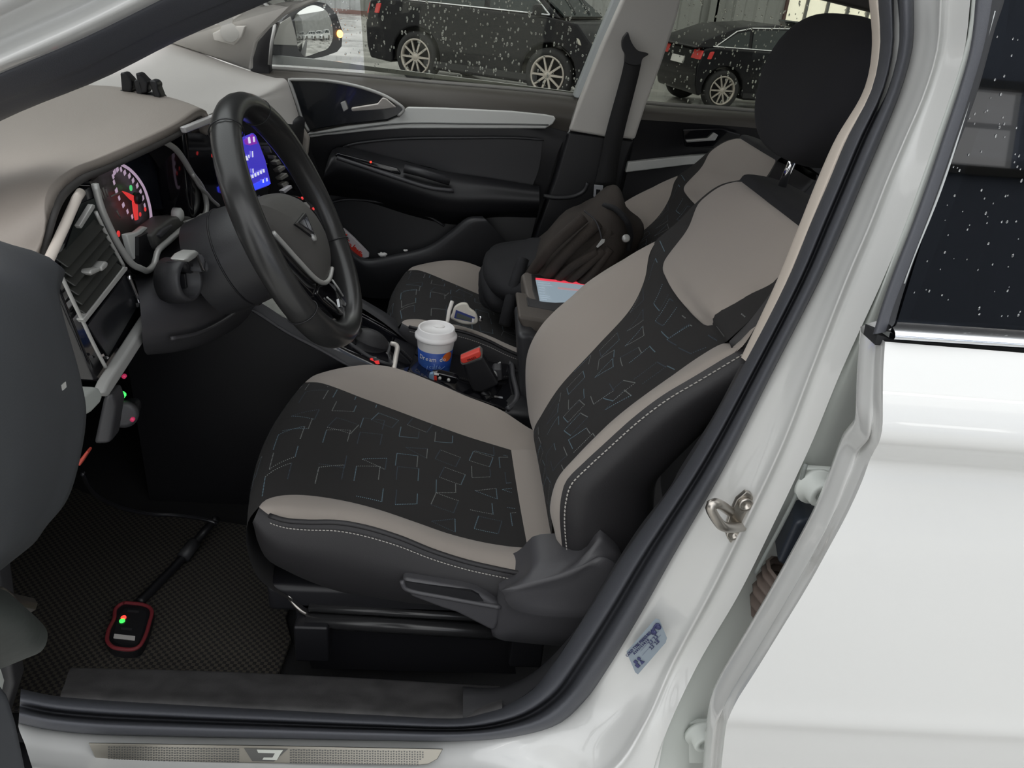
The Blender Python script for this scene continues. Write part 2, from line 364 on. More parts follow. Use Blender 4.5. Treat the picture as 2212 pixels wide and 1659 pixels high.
# ---------------------------------------------------------------- parked cars seen through the far windows
tyre_m = mat('black tyre', (.02,.02,.021), .8); rim_m = mat('silver alloy', (.45,.41,.37), .35, .6)
blk = mat('glossy black car paint', (.008,.008,.010), .18, spec=.22); cglass = mat('dark car window', (.02,.028,.028), .10, spec=.4)
tail = mat('red tail lamp', (.45,.03,.03), .2, emit=(.9,.08,.06), estr=.12); lampm = mat('headlamp glass', (.45,.42,.36), .1)
wht_car = mat('white paint of a parked car', (.75,.76,.75), .25, coat=.8)
def parked_car(name, label, pos, hd, s, paint, suv=True, group=None, wb=1.33):
    t = thing(name, label, 'car', pos, group)
    h = unit((hd[0],hd[1],0)); l = np.cross((0,0,1), h); base = np.array(pos, float)
    def L(x, y, z): return base+s*(x*h+y*l+z*np.array((0,0,1.0)))
    r = .34; hw = .86; fo = .72 if suv else .93; k = 1.0 if suv else .98; tw = .85 if suv else .55
    def arch(cx): return [(cx+.40*math.cos(a), r+.40*math.sin(a)) for a in np.linspace(math.pi*1.06, -.06*math.pi, 11)]
    low = [(-wb-tw,.42),(-wb-tw+.06,.25)]+[(-wb-.42,.22)]+arch(-wb)+[(-.85,.2),(.85,.2)]+arch(wb)+[(wb+.45,.2),(wb+fo-.11,.26),(wb+fo-.02,.5),(wb+fo-.04,.70),(wb+fo-.18,.82*k),(1.4,1.0*k),(.95,1.05*k),(-1.6,1.06*k),(-wb-tw+.06,1.02*k),(-wb-tw-.02,.7)]
    o = slab('body', [L(x,-hw,z) for x,z in low], s*2*hw*l, paint, t, bevel=.07*s, seg=3, smooth=True)
    gh = [(-2.05,1.02*k),(-1.75,1.50*k),(-1.3,1.62*k),(-.2,1.66*k),(.35,1.58*k),(1.15,1.03*k)] if suv else [(-1.98,1.02*k),(-1.80,1.16*k),(-1.2,1.40*k),(-.35,1.50*k),(.25,1.46*k),(1.25,1.02*k)]
    n = len(gh); cx = np.mean([g[0] for g in gh])
    v = [L(x, -(hw-.04-(z-1.0*k)*.30), z) for x,z in gh]+[L(x, hw-.04-(z-1.0*k)*.30, z) for x,z in gh]
    f = [tuple(range(n)), tuple(range(2*n-1,n-1,-1))]+[(i,(i+1)%n,n+(i+1)%n,n+i) for i in range(n)]
    mk('cabin', v, f, paint, t, bevel=.04*s, smooth=True)
    for sd in (-1, 1):
        def side(x, z, e=.012): return L(x, sd*(hw-.04-(z-1.0*k)*.30+e), z)
        z0, z1 = 1.08*k, 1.50*k
        wins = [[(-1.62,z0),(-1.0,z0),(-.98,z1),(-1.35,z1-.04)],[(-.92,z0),(0.0,z0),(-.02,z1+.02),(-.90,z1)],[(.08,z0),(.98,z0),(.42,z1-.06),(.06,z1+.02)]]
        if not suv: wins = [[(-1.55,z0),(-.95,z0),(-.93,1.36*k),(-1.18,1.31*k)],[(-.88,z0),(0.0,z0),(-.02,1.43*k),(-.86,1.38*k)],[(.08,z0),(1.0,z0),(.40,1.36*k),(.06,1.43*k)]]
        for w in wins: slab('side_window', [side(*q) for q in w], -sd*.02*l, cglass, t)
        slab('sill_trim', [L(-.9,sd*(hw+.005),.24),L(.9,sd*(hw+.005),.24),L(.9,sd*(hw+.005),.32),L(-.9,sd*(hw+.005),.32)], -sd*.03*l, M['plas_dk'], t)
        tube('belt_line', [side(-1.65,1.07*k,.02),side(.98,1.07*k,.02)], .012*s, M['chrome'], t, n=6)
        tube('window_arch', [side(-1.65,1.07*k,.02),side(-1.35,z1,.02),side(-.9,z1+.05,.02),side(0,z1+.06,.02),side(.44,z1-.02,.02),side(.98,1.07*k,.02)] if suv else [side(-1.60,1.07*k,.02),side(-1.2,1.34*k,.02),side(-.9,1.41*k,.02),side(0,1.46*k,.02),side(.42,1.39*k,.02),side(1.02,1.07*k,.02)], .012*s, M['chrome'], t, n=6)
        slab('tail_lamp', [L(-wb-tw-.01,sd*(hw-.02),.84*k),L(-wb-tw+.22,sd*(hw+.012),.86*k),L(-wb-tw+.26,sd*(hw+.012),.99*k),L(-wb-tw+.04,sd*(hw-.02),.99*k)], -sd*.25*l, tail, t, bevel=.01)
        slab('headlamp', [L(wb+fo-.07,sd*(hw-.05),.68*k),L(wb+.40,sd*(hw+.012),.76*k),L(wb+.36,sd*(hw+.012),.84*k),L(wb+fo-.15,sd*(hw-.05),.80*k)], -sd*.22*l, lampm, t, bevel=.01)
        box('door_mirror', L(.85,sd*(hw+.09),1.12*k), np.array((.12,.2,.14))*s, paint, t, bevel=.03)
        for wx in (-wb, wb):
            c = L(wx, sd*(hw-.10), r); ax = sd*l
            w = lathe('wheel', c, ax, [(.20*s,-.10*s),(.31*s,-.11*s),(.34*s,-.07*s),(.34*s,.07*s),(.31*s,.11*s),(.245*s,.10*s),(.235*s,.04*s)], tyre_m, t, n=36)
            lathe('rim', c, ax, [(.242*s,.085*s),(.248*s,.108*s),(.225*s,.108*s),(.215*s,.05*s)], rim_m, w, n=36, caps=False)
            lathe('brake_disc', c, ax, [(.16*s,.0),(.16*s,.03*s)], M['plas_dk'], w, n=24)
            lathe('hub_cap', c, ax, [(.05*s,.05*s),(.05*s,.10*s),(.03*s,.108*s)], rim_m, w, n=16)
            for q in range(10):
                a = 2*math.pi*q/10; u = h*math.cos(a)+np.array((0,0,1))*math.sin(a)
                p = np.cross(ax, u)
                slab('spoke', [c+ax*.082*s+u*.04*s-p*.016*s, c+ax*.082*s+u*.228*s-p*.012*s, c+ax*.082*s+u*.228*s+p*.012*s, c+ax*.082*s+u*.04*s+p*.016*s], ax*.022*s, rim_m, w)
    fx = [L(1.16,-.72,1.06*k),L(.40,-.60,1.56*k),L(.40,.60,1.56*k),L(1.16,.72,1.06*k)]
    nrm = unit(np.cross(fx[1]-fx[0], fx[3]-fx[0])); nrm = nrm if np.dot(nrm,h) > 0 else -nrm
    slab('windscreen', [q+nrm*.012 for q in fx], -nrm*.02, cglass, t)
    for q in (-.3, .25): tube('wiper', [L(1.14,q,1.1*k), L(.86,q+.3,1.3*k)], .008*s, M['plas_dk'], t, n=5)
    slab('number_plate', [L(-wb-tw-.03,-.25,.72*k),L(-wb-tw-.03,.25,.72*k),L(-wb-tw-.01,.25,.84*k),L(-wb-tw-.01,-.25,.84*k)], .02*h, M['white'], t)
    slab('grille', [L(wb+fo,-.5,.45),L(wb+fo,.5,.45),L(wb+fo-.01,.5,.70*k),L(wb+fo-.01,-.5,.70*k)], -.03*h, M['plas_dk'], t)
    return t
rc = atz(897,93,.32); fc = atz(1182,161,.32)
hd = unit(V(.88,-.47,0)); s1 = .92
def px_of(p):
    d = np.array(p)-CAM; z = np.dot(d,FW); return W/2+F*np.dot(d,RT)/z
wbm = min(np.linspace(1.8,3.2,141), key=lambda w: abs(px_of(fc-hd*w)-897))
lat = np.cross((0,0,1), hd)                      # the near side of this car is its right side (-lat)
mid = None
mid = (fc-hd*wbm/2)*V(1,1,0)+lat*(.86*s1)
parked_car('parked_suv', 'black SUV in the hall seen through the passenger front window, bonnet towards the pillar', mid, hd, s1, blk, wb=wbm/2/s1)
a2 = math.radians(12); hd2 = V(math.cos(a2), math.sin(a2), 0); lat2 = np.cross((0,0,1), hd2)
rc2 = atz(1560,196,.34*.74)*V(1,1,0)
parked_car('parked_sedan', 'black sedan with red tail lamp seen through the rear passenger window', rc2+hd2*1.33*.74+lat2*.86*.74, hd2, .74, blk, suv=False)
for i, (x, y) in enumerate(((-3.4,-1.5),(-5.6,-3.3),(-7.8,-5.1))):
    pass
# ================================================================ BODY SHELL OF THE CAR
body = thing('car_bodyshell', 'white car body shell framing the open driver doorway, with black rubber seal', 'car body', (.2,.65,0))
def curve(l):
    P = [at(x, y, Y) for x, y, Y in l]
    if l[0][1] == -90: P = [P[0]+V(-.012,.055,.15), P[0]+V(-.002,.022,.075)]+P   # carry the line on up to the roof
    return P
# --- door opening: lines that run from the roof down the pillar, round the corner and along the sill
S3 = [(1972,-90,.685),(1974,0,.668),(1972,100,.662),(1947,193,.662),(1904,300,.662),(1867,386,.662),(1826,483,.662),(1773,600,.662),(1671,800,.662),(1570,1000,.662),(1455,1200,.662),(1382,1330,.662),(1309,1450,.662),(1262,1515,.67),(1210,1562,.66),(1120,1590,.66),(1000,1601,.66),(800,1600,.66),(588,1596,.66),(380,1592,.66),(181,1585,.66),(90,1574,.66),(40,1562,.66)]
S1 = [(1895,-90,.745),(1897,0,.73),(1901,100,.725),(1883,193,.725),(1829,300,.725),(1793,386,.725),(1751,483,.725),(1703,600,.725),(1600,800,.725),(1485,1000,.725),(1347,1200,.725),(1265,1330,.725),(1190,1440,.725),(1150,1490,.715),(1090,1525,.71),(1040,1542,.70),(1000,1551,.70),(800,1544,.70),(588,1533,.70),(380,1522,.70),(217,1512,.70),(110,1502,.70),(45,1488,.70)]
def blend(A, B, t, dy=0.0, shift=None):
    out = []
    for a, b in zip(A, B): out.append((a[0]*(1-t)+b[0]*t, a[1]*(1-t)+b[1]*t, a[2]*(1-t)+b[2]*t+dy))
    return out
sl = [curve(S1), curve(blend(S1,S3,.10,-.022)), curve(blend(S1,S3,.36,-.026)), curve(blend(S1,S3,.45,-.004)), curve(blend(S1,S3,.55,-.006)), curve(blend(S1,S3,.68,-.034)), curve(blend(S1,S3,.92,-.022)), curve(S3)]
loft('door_seal', sl, M['rubber'], body, nu=130, nv=4)
# beige edge of the inner pillar cover
BE = [(1868,-90,.79),(1877,0,.775),(1884,100,.77),(1867,193,.77),(1805,300,.77),(1765,390,.77),(1728,483,.77),(1681,600,.77),(1640,690,.77),(1601,772,.77)]
BS = [(1893,-90,.75),(1897,0,.735),(1902,100,.73),(1886,193,.73),(1829,300,.73),(1793,386,.73),(1753,483,.73),(1705,600,.73),(1665,690,.73),(1616,784,.73)]
bl = [curve(blend(BE,BE,0,.10)), curve(BE), curve(blend(BE,BS,.25,-.012)), curve(blend(BE,BS,.75,-.008)), curve(BS)]
loft('pillar_cover', bl, M['beige'], body, nu=60, nv=3, label='beige edge of the inner pillar cover')
# lower black pillar cover behind the seat, inside the seal
LP = [(1601,786,.76),(1540,900,.76),(1470,1010,.76),(1447,1052,.77),(1380,1140,.77),(1300,1265,.77),(1235,1370,.77),(1150,1455,.76),(1080,1485,.76),(1000,1484,.76)]
LQ = [(1616,784,.73),(1550,900,.725),(1485,1000,.725),(1455,1045,.725),(1400,1125,.725),(1310,1262,.725),(1235,1374,.725),(1160,1480,.715),(1090,1525,.71),(1000,1551,.70)]
loft('lower_pillar_cover', [curve(blend(LP,LP,0,.10)), curve(LP), curve(blend(LP,LQ,.5,-.006)), curve(LQ)], M['plas'], body, nu=50, nv=3)
# sill: scuffed inner plastic cover
A = [(150,1448,.775),(230,1450,.775),(400,1454,.775),(600,1462,.775),(800,1472,.775),(1000,1484,.775),(1080,1487,.775)]
B = [(130,1506,.70),(217,1513,.70),(400,1523,.70),(600,1534,.70),(800,1544,.70),(1000,1552,.70),(1085,1525,.70)]
A2 = [tuple(np.array(p)) for p in curve(A)]; drop = [p+V(0,.03,-.16) for p in curve(A)]
loft('sill_cover', [drop, [p+V(0,.012,-.02) for p in curve(A)], curve(A), curve(blend(A,B,.5,-.002)), curve(B), [p+V(0,-.005,-.03) for p in curve(B)]], M['sillp'], body, nu=40, nv=3)
# --- white painted pillar and sill flange (outside the seal)
R1 = [(2040,-90,.632),(2032,0,.632),(2026,100,.632),(2000,193,.632),(1955,300,.632),(1918,386,.632),(1880,483,.632),(1830,600,.632),(1752,800,.632),(1690,960,.632),(1610,1130,.632),(1535,1280,.632),(1450,1440,.632),(1395,1560,.605),(1330,1660,.585),(1200,1720,.605),(1000,1710,.59),(800,1700,.59),(588,1690,.59),(380,1682,.59),(181,1674,.59),(120,1668,.59),(70,1660,.59)]
mid1 = blend(S3, R1, .5, .004)
G1 = [(2106,-90,.612),(2096,0,.612),(2085,100,.612),(2059,193,.612),(2021,300,.612),(1991,386,.612),(1956,483,.612),(1909,600,.612),(1818,800,.614),(1752,960,.617),(1672,1130,.618),(1598,1280,.618),(1505,1440,.617),(1440,1580,.59),(1395,1720,.58),(1250,1800,.57),(1000,1800,.56),(800,1790,.56),(588,1780,.56),(380,1772,.56),(181,1764,.56),(120,1758,.56),(70,1750,.56)]
W1 = [(2122,-90,.60),(2110,0,.60),(2098,100,.60),(2072,193,.60),(2036,300,.60),(2007,386,.60),(1972,483,.60),(1926,600,.61),(1850,800,.625),(1795,960,.64),(1730,1130,.65),(1655,1280,.65),(1575,1440,.645),(1515,1580,.63),(1480,1720,.61)]
nP = 15
innr = [p+V(0,.03,-.03) for p in curve(S3)]
R1a = blend(S3, R1, .86, .002); R1b = blend(R1, G1, .22, .002); R1c = [(x, y, Y-.0035) for x, y, Y in R1]
loft('pillar_and_sill_panel', [innr, curve(S3), curve(mid1), curve(R1a), curve(R1c), curve(R1b), curve(G1)], M['paint'], body, nu=150, nv=5)
W2 = [(x+70, y+5, Y+.07) for x, y, Y in W1]
gpts = curve(G1[:nP]); assert len(gpts) > 2
loft('hinge_face', [gpts, [p+V(.006,.012,0) for p in gpts], curve(W1), curve(W2)], M['paint_in'], body, nu=80, nv=4)
# bead of sealant on the hinge face
def onhinge(px, py, e=0.0): return at(px, py, .622-e)
tube('sealant_bead', [onhinge(1741,1003,.012),onhinge(1723,1062,.012),onhinge(1690,1130,.012),onhinge(1655,1196,.012),onhinge(1633,1238,.010)], .0022, mat('sealant line', (.22,.24,.23), .6), body, smooth_path=20, n=6)
# door striker
st = slab('door_striker', [at(x,y,.634) for x,y in [(1612,1063),(1624,1068),(1631,1085),(1628,1115),(1617,1150),(1603,1172),(1588,1178),(1577,1172),(1568,1155),(1568,1140),(1577,1112),(1592,1080)]], (0,.006,0), M['steel'], body, bevel=.001)
tube('loop', [at(1577,1105,.634),at(1548,1088,.598),at(1537,1089,.594),at(1535,1098,.594),at(1552,1128,.594),at(1562,1137,.598),at(1604,1139,.636)], .0052, M['steel'], st, smooth_path=40, n=10)
for x, y in ((1610,1088),(1583,1151)):
    c = at(x,y,.633); lathe('bolt', c, (0,-1,0), [(.0075,-.001),(.0075,.003),(.0045,.003),(.0045,.0005)], M['steel'], st, n=16)
# tyre pressure sticker on the pillar foot
def pill(px, py, e=0.0):
    n0 = unit(np.cross(at(1450,1400,.636)-at(1350,1420,.656), at(1400,1480,.640)-at(1350,1420,.656)))
    if n0[1] > 0: n0 = -n0
    return atp(px, py, at(1397,1395,.643)+n0*e, n0)
corn = [(1353,1408),(1416,1336),(1424,1338),(1441,1378),(1438,1388),(1378,1457),(1372,1452)]
stk = slab('pressure_sticker', [pill(x,y,.010) for x,y in corn], unit(pill(1397,1395,0)-pill(1397,1395,.01))*.0006, mat('pale blue sticker', (.23,.275,.32), .4), body, label='pale blue tyre pressure sticker with dark print')
ink = mat('navy print', (.035,.04,.12), .5)
xd = pill(1424,1338,.011)-pill(1353,1408,.011); yd = pill(1353,1408,.011)-pill(1375,1455,.011)
def stp(u, v): return pill(1356,1410,.0112)+ (pill(1420,1337,.0112)-pill(1356,1410,.0112))*u + (pill(1376,1453,.0112)-pill(1356,1410,.0112))*v
L1 = np.linalg.norm(xd)
text('printed_line', 'COLD TYRE PRESSURE (kPa)', L1*.075, ink, stk, stp(.42,.14), xd, yd)
text('printed_line', 'A 2 0 5 / 5 5 R 1 8', L1*.06, ink, stk, stp(.36,.30), xd, yd)
text('printed_figure', '2.3  2.3', L1*.085, ink, stk, stp(.70,.52), xd, yd)
text('printed_figure', '2.3  2.8', L1*.085, ink, stk, stp(.68,.72), xd, yd)
text('printed_mark', '■ ●', L1*.085, ink, stk, stp(.14,.62), xd, yd)
text('printed_mark', '■ ▲', L1*.10, ink, stk, stp(.16,.82), xd, yd)
strips('printed_rule', [[stp(.1,.44),stp(.95,.44),stp(.95,.452),stp(.1,.452)],[stp(.1,.62),stp(.95,.62),stp(.95,.632),stp(.1,.632)]], ink, stk, kind=None) if False else None
for v in (.42,.62): strips('printed_rule', [[stp(.30,v),stp(.92,v),stp(.92,v+.012),stp(.30,v+.012)]], ink, stk)
# little car drawing on the sticker
prof = [(.74,.30),(.77,.22),(.82,.20),(.86,.13),(.93,.13),(.97,.20),(.99,.30)]
tube('car_drawing', [stp(u,v) for u,v in prof], .0011, ink, stk, n=6)
for u in (.79,.94): lathe('wheel_drawing', stp(u,.29), np.cross(xd,yd), [(.0034,-.0004),(.0034,.0006)], ink, stk, n=12)
# door hinges in the gap
for (pts, bolt) in ((([(1737,1012),(1775,1014),(1830,1018),(1830,1075),(1800,1098),(1785,1074),(1735,1070),(1722,1062),(1728,1035)]), (1757,1049)), (([(1485,1562),(1545,1563),(1540,1650),(1470,1650)]), (1512,1583))):
    hg = slab('hinge_leaf', [at(x,y,.617) for x,y in pts], (0,.008,0), M['paint_in'], body, bevel=.002)
    c = at(*bolt, .613); lathe('bolt', c, (0.12,-1,0.0), [(.020,0),(.019,.004),(.0135,.006),(.0135,.016),(.012,.018),(.007,.018),(.006,.010)], M['paint_in'], hg, n=24)
# wiring boot between pillar and rear door
boot = slab('wiring_plug', [at(x,y,.60) for x,y in [(1718,1128),(1745,1124),(1790,1132),(1790,1190),(1720,1262),(1700,1228),(1683,1219),(1681,1212)]], (.01,.04,0), mat('blue black wiring plug', (.018,.024,.036), .4), body, bevel=.006, seg=3)
cc = [at(1712,1240,.61), at(1692,1270,.61), at(1680,1300,.61), at(1686,1335,.61), at(1710,1370,.61)]
P = cr(cc, 64); T, N, B = frames(P)
prof = circ(1, 12); v = []; f = []
for i in range(64):
    r = .026+.0035*math.sin(i*2*math.pi/6.4)
    for a, b in prof: v.append(P[i]+r*(a*B[i]+b*N[i]))
for i in range(63):
    for j in range(12): f.append((i*12+j, i*12+(j+1)%12, (i+1)*12+(j+1)%12, (i+1)*12+j))
mk('ribbed_boot', v, f, mat('grey brown rubber boot', (.13,.10,.085), .6), boot)
# sill plate with the emblem
SPZ = lambda x, y: at(x, y, .622)
spo = [(190,1605),(400,1608),(600,1611),(800,1615),(957,1618),(945,1640),(925,1651),(900,1653),(560,1648),(215,1644),(205,1636)]
def sp(px, py, e=0.0):
    # plate lies on the sloping painted sill step
    P0 = at(570,1612,.640); n0 = unit(V(0,-.72,.69)); return atp(px, py, P0+n0*e, n0)
spl = slab('sill_plate', [sp(x,y,.007) for x,y in spo], -unit(V(0,-.72,.69))*.003, mat('brushed stainless sill plate', (.27,.255,.22), .30, .85), body, bevel=.001, label='patterned stainless steel sill plate')
dk = mat('etched dark pattern', (.10,.10,.095), .35, .7)
q = []
for i in range(120):
    x = 235+i*5.7
    if 515 < x < 628: continue
    for j in range(6):
        y0 = 1613+ (x-190)*.0155 + j*5.3+ (2.6 if i%2 else 0)*.3
        fade = abs(x-570)/380
        w = 1.7+ (1-fade)*.8
        if x > 905 and y0 > 1644-(x-905)*.5: continue
        q.append([sp(x-w,y0-1.5,.0075),sp(x+w,y0-1.5,.0075),sp(x+w*.8,y0+1.6,.0075),sp(x-w*.8,y0+1.6,.0075)])
strips('etched_pattern', q, dk, spl)
slab('emblem_field', [sp(x,y,.0078) for x,y in [(527,1616),(622,1618),(592,1645),(545,1644)]], unit(V(0,-.72,.69))*.0006, dk, spl)
slab('emblem', [sp(x,y,.0085) for x,y in [(555,1619),(612,1620),(606,1628),(598,1642),(567,1641),(570,1636),(589,1636),(594,1627),(558,1626)]], unit(V(0,-.72,.69))*.0008, mat('pale etched emblem', (.55,.57,.52), .3, .6), spl)
# --- windscreen pillar at the upper left (near side)
def band(l):
    P = [at(x,y,Y) for x,y,Y in l]; d = unit(P[0]-P[2])
    return [P[0]+V(-.62,.02,-.30)*.8, P[0]+V(-.62,.02,-.30)*.35+d*.05]+P+[P[-1]+unit(P[-1]-P[-2])*.22]
a0 = band([(-160,330,.80),(0,254,.80),(181,181,.80),(362,90,.80),(542,13,.80),(700,-60,.80),(900,-150,.80)])
a1 = band([(-160,300,.765),(0,222,.765),(181,148,.765),(362,58,.765),(500,0,.765),(660,-75,.765),(860,-165,.765)])
a2_ = band([(-160,265,.735),(0,190,.735),(181,112,.735),(340,35,.735),(470,-25,.735),(620,-95,.735),(820,-180,.735)])
a3 = band([(-160,232,.72),(0,159,.72),(181,82,.72),(347,0,.72),(450,-50,.72),(600,-120,.72),(800,-200,.72)])
loft('windscreen_pillar_seal', [[p+V(0,.04,0) for p in a0], a0, a1, [p+V(0,-.006,0) for p in a1], a2_, a3, [p+V(0,.02,.004) for p in a3]], M['rubber'], body, nu=50, nv=3)
b1 = band([(-160,205,.70),(0,128,.70),(181,48,.70),(300,-12,.70),(420,-70,.70),(580,-140,.70)])
b2 = band([(-160,170,.715),(0,92,.715),(150,26,.715),(230,-12,.715),(400,-95,.715),(560,-160,.715)])
b3 = band([(-160,145,.70),(0,68,.70),(120,14,.70),(190,-20,.70),(380,-110,.70),(540,-180,.70)])
b4 = band([(-160,100,.67),(0,20,.67),(60,-10,.67),(150,-50,.67),(340,-140,.67),(500,-210,.67)])
b5 = band([(-160,40,.66),(0,-40,.66),(60,-70,.66),(150,-110,.66),(340,-200,.66),(500,-270,.66)])
loft('windscreen_pillar', [a3, [p+V(0,-.012,.002) for p in a3], b1, b2, b3, b4, b5], M['paint'], body, nu=50, nv=3)
# --- far windscreen pillar trim with tweeter
fp = [at(x,y,Y) for x,y,Y in [(330,78,2.0),(383,92,2.0),(455,122,2.02),(515,145,2.04),(541,153,2.05)]]
fq = [at(x,y,Y) for x,y,Y in [(470,-30,1.98),(520,-10,2.0),(560,5,2.03),(590,30,2.06),(560,85,2.07)]]
tr = [(375,95,2.02),(541,153,2.06),(541,128,2.07),(552,92,2.07),(580,60,2.07),(612,34,2.07),(650,15,2.07),(700,-5,2.07),(760,-30,2.06),(760,-120,2.0),(500,-60,1.98),(300,60,1.98)]
slab('windscreen_pillar_trim', [at(*p) for p in tr], (0,.03,0), M['light_trim'], body, bevel=.006, seg=3)
M['light_trim2'] = mat('tweeter plate', (.58,.56,.52), .65)
pl = slab('tweeter_plate', [at(x,y,2.018) for x,y in [(458,72),(490,56),(530,56),(522,80),(505,98),(462,88)]], (0,.02,0), M['light_trim2'], body, bevel=.003)
lathe('tweeter_grille', at(496,70,2.017), (0.1,-1,.1), [(.021,0),(.021,.0015)], mat('tweeter grille', (.47,.46,.43), .7), pl, n=28, smooth=False)
# far centre pillar
pt = [(1378,-60,2.09),(1345,0,2.10),(1300,100,2.10),(1262,195,2.10),(1244,240,2.10),(1228,283,2.10),(1305,296,2.09),(1372,302,2.09),(1395,230,2.09),(1427,145,2.09),(1462,40,2.09),(1472,0,2.09),(1490,-60,2.08)]
slab('far_pillar_trim', [at(*p) for p in pt], (0,.04,0), M['light_trim'], body, bevel=.008, seg=3, smooth=True)
pe = [(1352,-60,2.14),(1325,0,2.14),(1283,100,2.14),(1246,192,2.14),(1240,210,2.14),(1250,213,2.13),(1275,165,2.13),(1340,20,2.13),(1372,-60,2.12)]
slab('far_pillar_edge', [at(*p) for p in pe], (0,.04,0), mat('cool grey pillar edge', (.42,.45,.45), .4), body, bevel=.003)
pl2 = [(1228,284,2.105),(1372,303,2.10),(1355,345,2.10),(1330,440,2.09),(1300,560,2.08),(1140,560,2.08),(1165,480,2.09),(1200,380,2.10)]
lo = slab('far_lower_pillar_cover', [at(*p) for p in pl2], (0,.05,0), M['plas_dk'], body, bevel=.008, seg=3, smooth=True)
tube('moulded_line', [at(1174,423,2.09),at(1200,427,2.085),at(1240,424,2.085),at(1262,412,2.085),at(1270,395,2.085)], .006, M['plas'], lo, smooth_path=24)
# roof lining, floor pan, firewall and closed rear of the cabin
roofm = mat('grey roof lining', (.62,.60,.56), .8)
slab('roof', [(-.05,.755,1.42),(2.3,.755,1.44),(2.3,2.10,1.44),(-.05,2.10,1.42)], (0,0,.06), M['paint'], body, bevel=.03, seg=3)
slab('roof_side_rail', [(-.05,.715,1.40),(.28,.715,1.43),(2.2,.735,1.43),(2.2,.80,1.43),(-.05,.80,1.40)], (0,0,.045), M['paint'], body, bevel=.015, seg=3)
slab('bonnet', [(-.82,.66,.99),(-1.9,.70,.90),(-2.1,1.0,.86),(-2.1,1.95,.86),(-1.9,2.20,.90),(-.82,2.24,.99)], (0,0,.02), M['paint'], body, bevel=.01)
ar_ = [(-1.45+.36*math.cos(a), .33+.36*math.sin(a)) for a in np.linspace(-.15, math.pi+.15, 14)]
for yy, dy in ((.60,.03),(2.27,-.03)):
    slab('front_wing', [(x,yy,z) for x,z in [(-.66,.28),(-.70,.60),(-.70,.98),(-.80,1.0),(-1.9,.92),(-2.1,.80),(-2.15,.5),(-2.05,.28)]+ar_[::-1]], (0,dy,0), M['paint'], body, bevel=.01)
slab('hinge_post', [(-.62,.70,.28),(-.56,.70,.45),(-.56,.70,.95),(-.70,.70,1.02),(-.76,.70,.28)], (0,.08,0), M['paint_in'], body, bevel=.01)
slab('roof_lining', [(-.05,.79,1.395),(2.28,.79,1.415),(2.28,2.07,1.415),(-.05,2.07,1.395)], (0,0,.012), roofm, body)
rl = [at(x,y,2.09) for x,y in [(1700,-32),(1765,-4),(1830,12),(1900,30),(1990,60),(1990,-80),(1700,-90)]]
slab('far_roof_rail', rl, (0,.05,0), mat('dark roof rail', (.045,.04,.035), .6), body, bevel=.01)
slab('floor_pan', [(-1.25,.77,.27),(1.9,.77,.27),(1.9,2.10,.27),(-1.25,2.10,.27)], (0,0,.02), M['carpet'], body)
slab('underbody', [(-1.3,.72,.16),(2.2,.72,.16),(2.2,2.16,.16),(-1.3,2.16,.16)], (0,0,.10), M['plas_dk'], body)
slab('firewall', [(-1.02,.74,.27),(-1.02,2.12,.27),(-.80,2.12,.95),(-.80,.74,.95)], (-.03,0,0), M['carpet'], body)
slab('rear_bulkhead', [(1.55,.80,.27),(1.55,2.06,.27),(1.85,2.06,1.06),(1.85,.80,1.06)], (.05,0,0), M['carpet'], body)
slab('far_side_panel', [(-1.2,2.14,.27),(2.2,2.14,.27),(2.2,2.20,.96),(-.6,2.20,.96),(-1.2,2.18,.9)], (0,.06,0), M['plas_dk'], body)
tag(slab('windscreen', [at(-420,260,.86),at(720,-95,.86),at(720,-95,.86)*V(1,0,1)+V(0,1.98,0),at(-420,260,.86)*V(1,0,1)+V(-.02,1.98,0)], (-.004,0,.006), M['glass'], body))
# kick panel left of the pedals, bonnet in front of the windscreen
slab('kick_panel', [(-1.02,.755,.27),(-.62,.755,.27),(-.55,.755,.44),(-.52,.755,.70),(-1.0,.755,.80)], (0,-.03,0), M['plas'], body, bevel=.006)
# ================================================================ FAR FRONT DOOR (passenger side)
YD = 2.12
def door_pts(l, Y=YD): return [at(x,y,Y) for x,y in l]
fd = thing('car_door', 'black passenger front door with silver band, opposite the driver seat', 'car door', at(930,400,2.14)*V(1,1,0))
# upper sloping band under the window: rises away from us to the glass
u_top = door_pts([(540,150),(600,152),(745,163),(926,180),(1088,193),(1180,202),(1246,210)], 2.17)
u_mid = door_pts([(545,158),(600,160),(745,172),(926,192),(1088,206),(1180,214),(1246,222)], 2.13)
u_low = door_pts([(590,172),(640,180),(745,190),(860,215),(990,232),(1110,238),(1236,252)], 2.105)
u_bot = door_pts([(640,260),(680,280),(745,280),(860,262),(990,250),(1110,256),(1228,285)], 2.115)
bandm = mat('dark olive grey door top', (.075,.068,.058), .5, bump=.08, scale=700)
loft('door_top', [[p+V(0,.03,-.02) for p in u_top], u_top, u_mid, u_low, u_bot], bandm, fd, nu=50, nv=4)
loft('window_seal', [[p+V(0,-.002,.004) for p in u_top], [p+V(0,.012,.008) for p in u_top]], mat('grey window seal', (.22,.215,.20), .6), fd, nu=40, solid=.006)
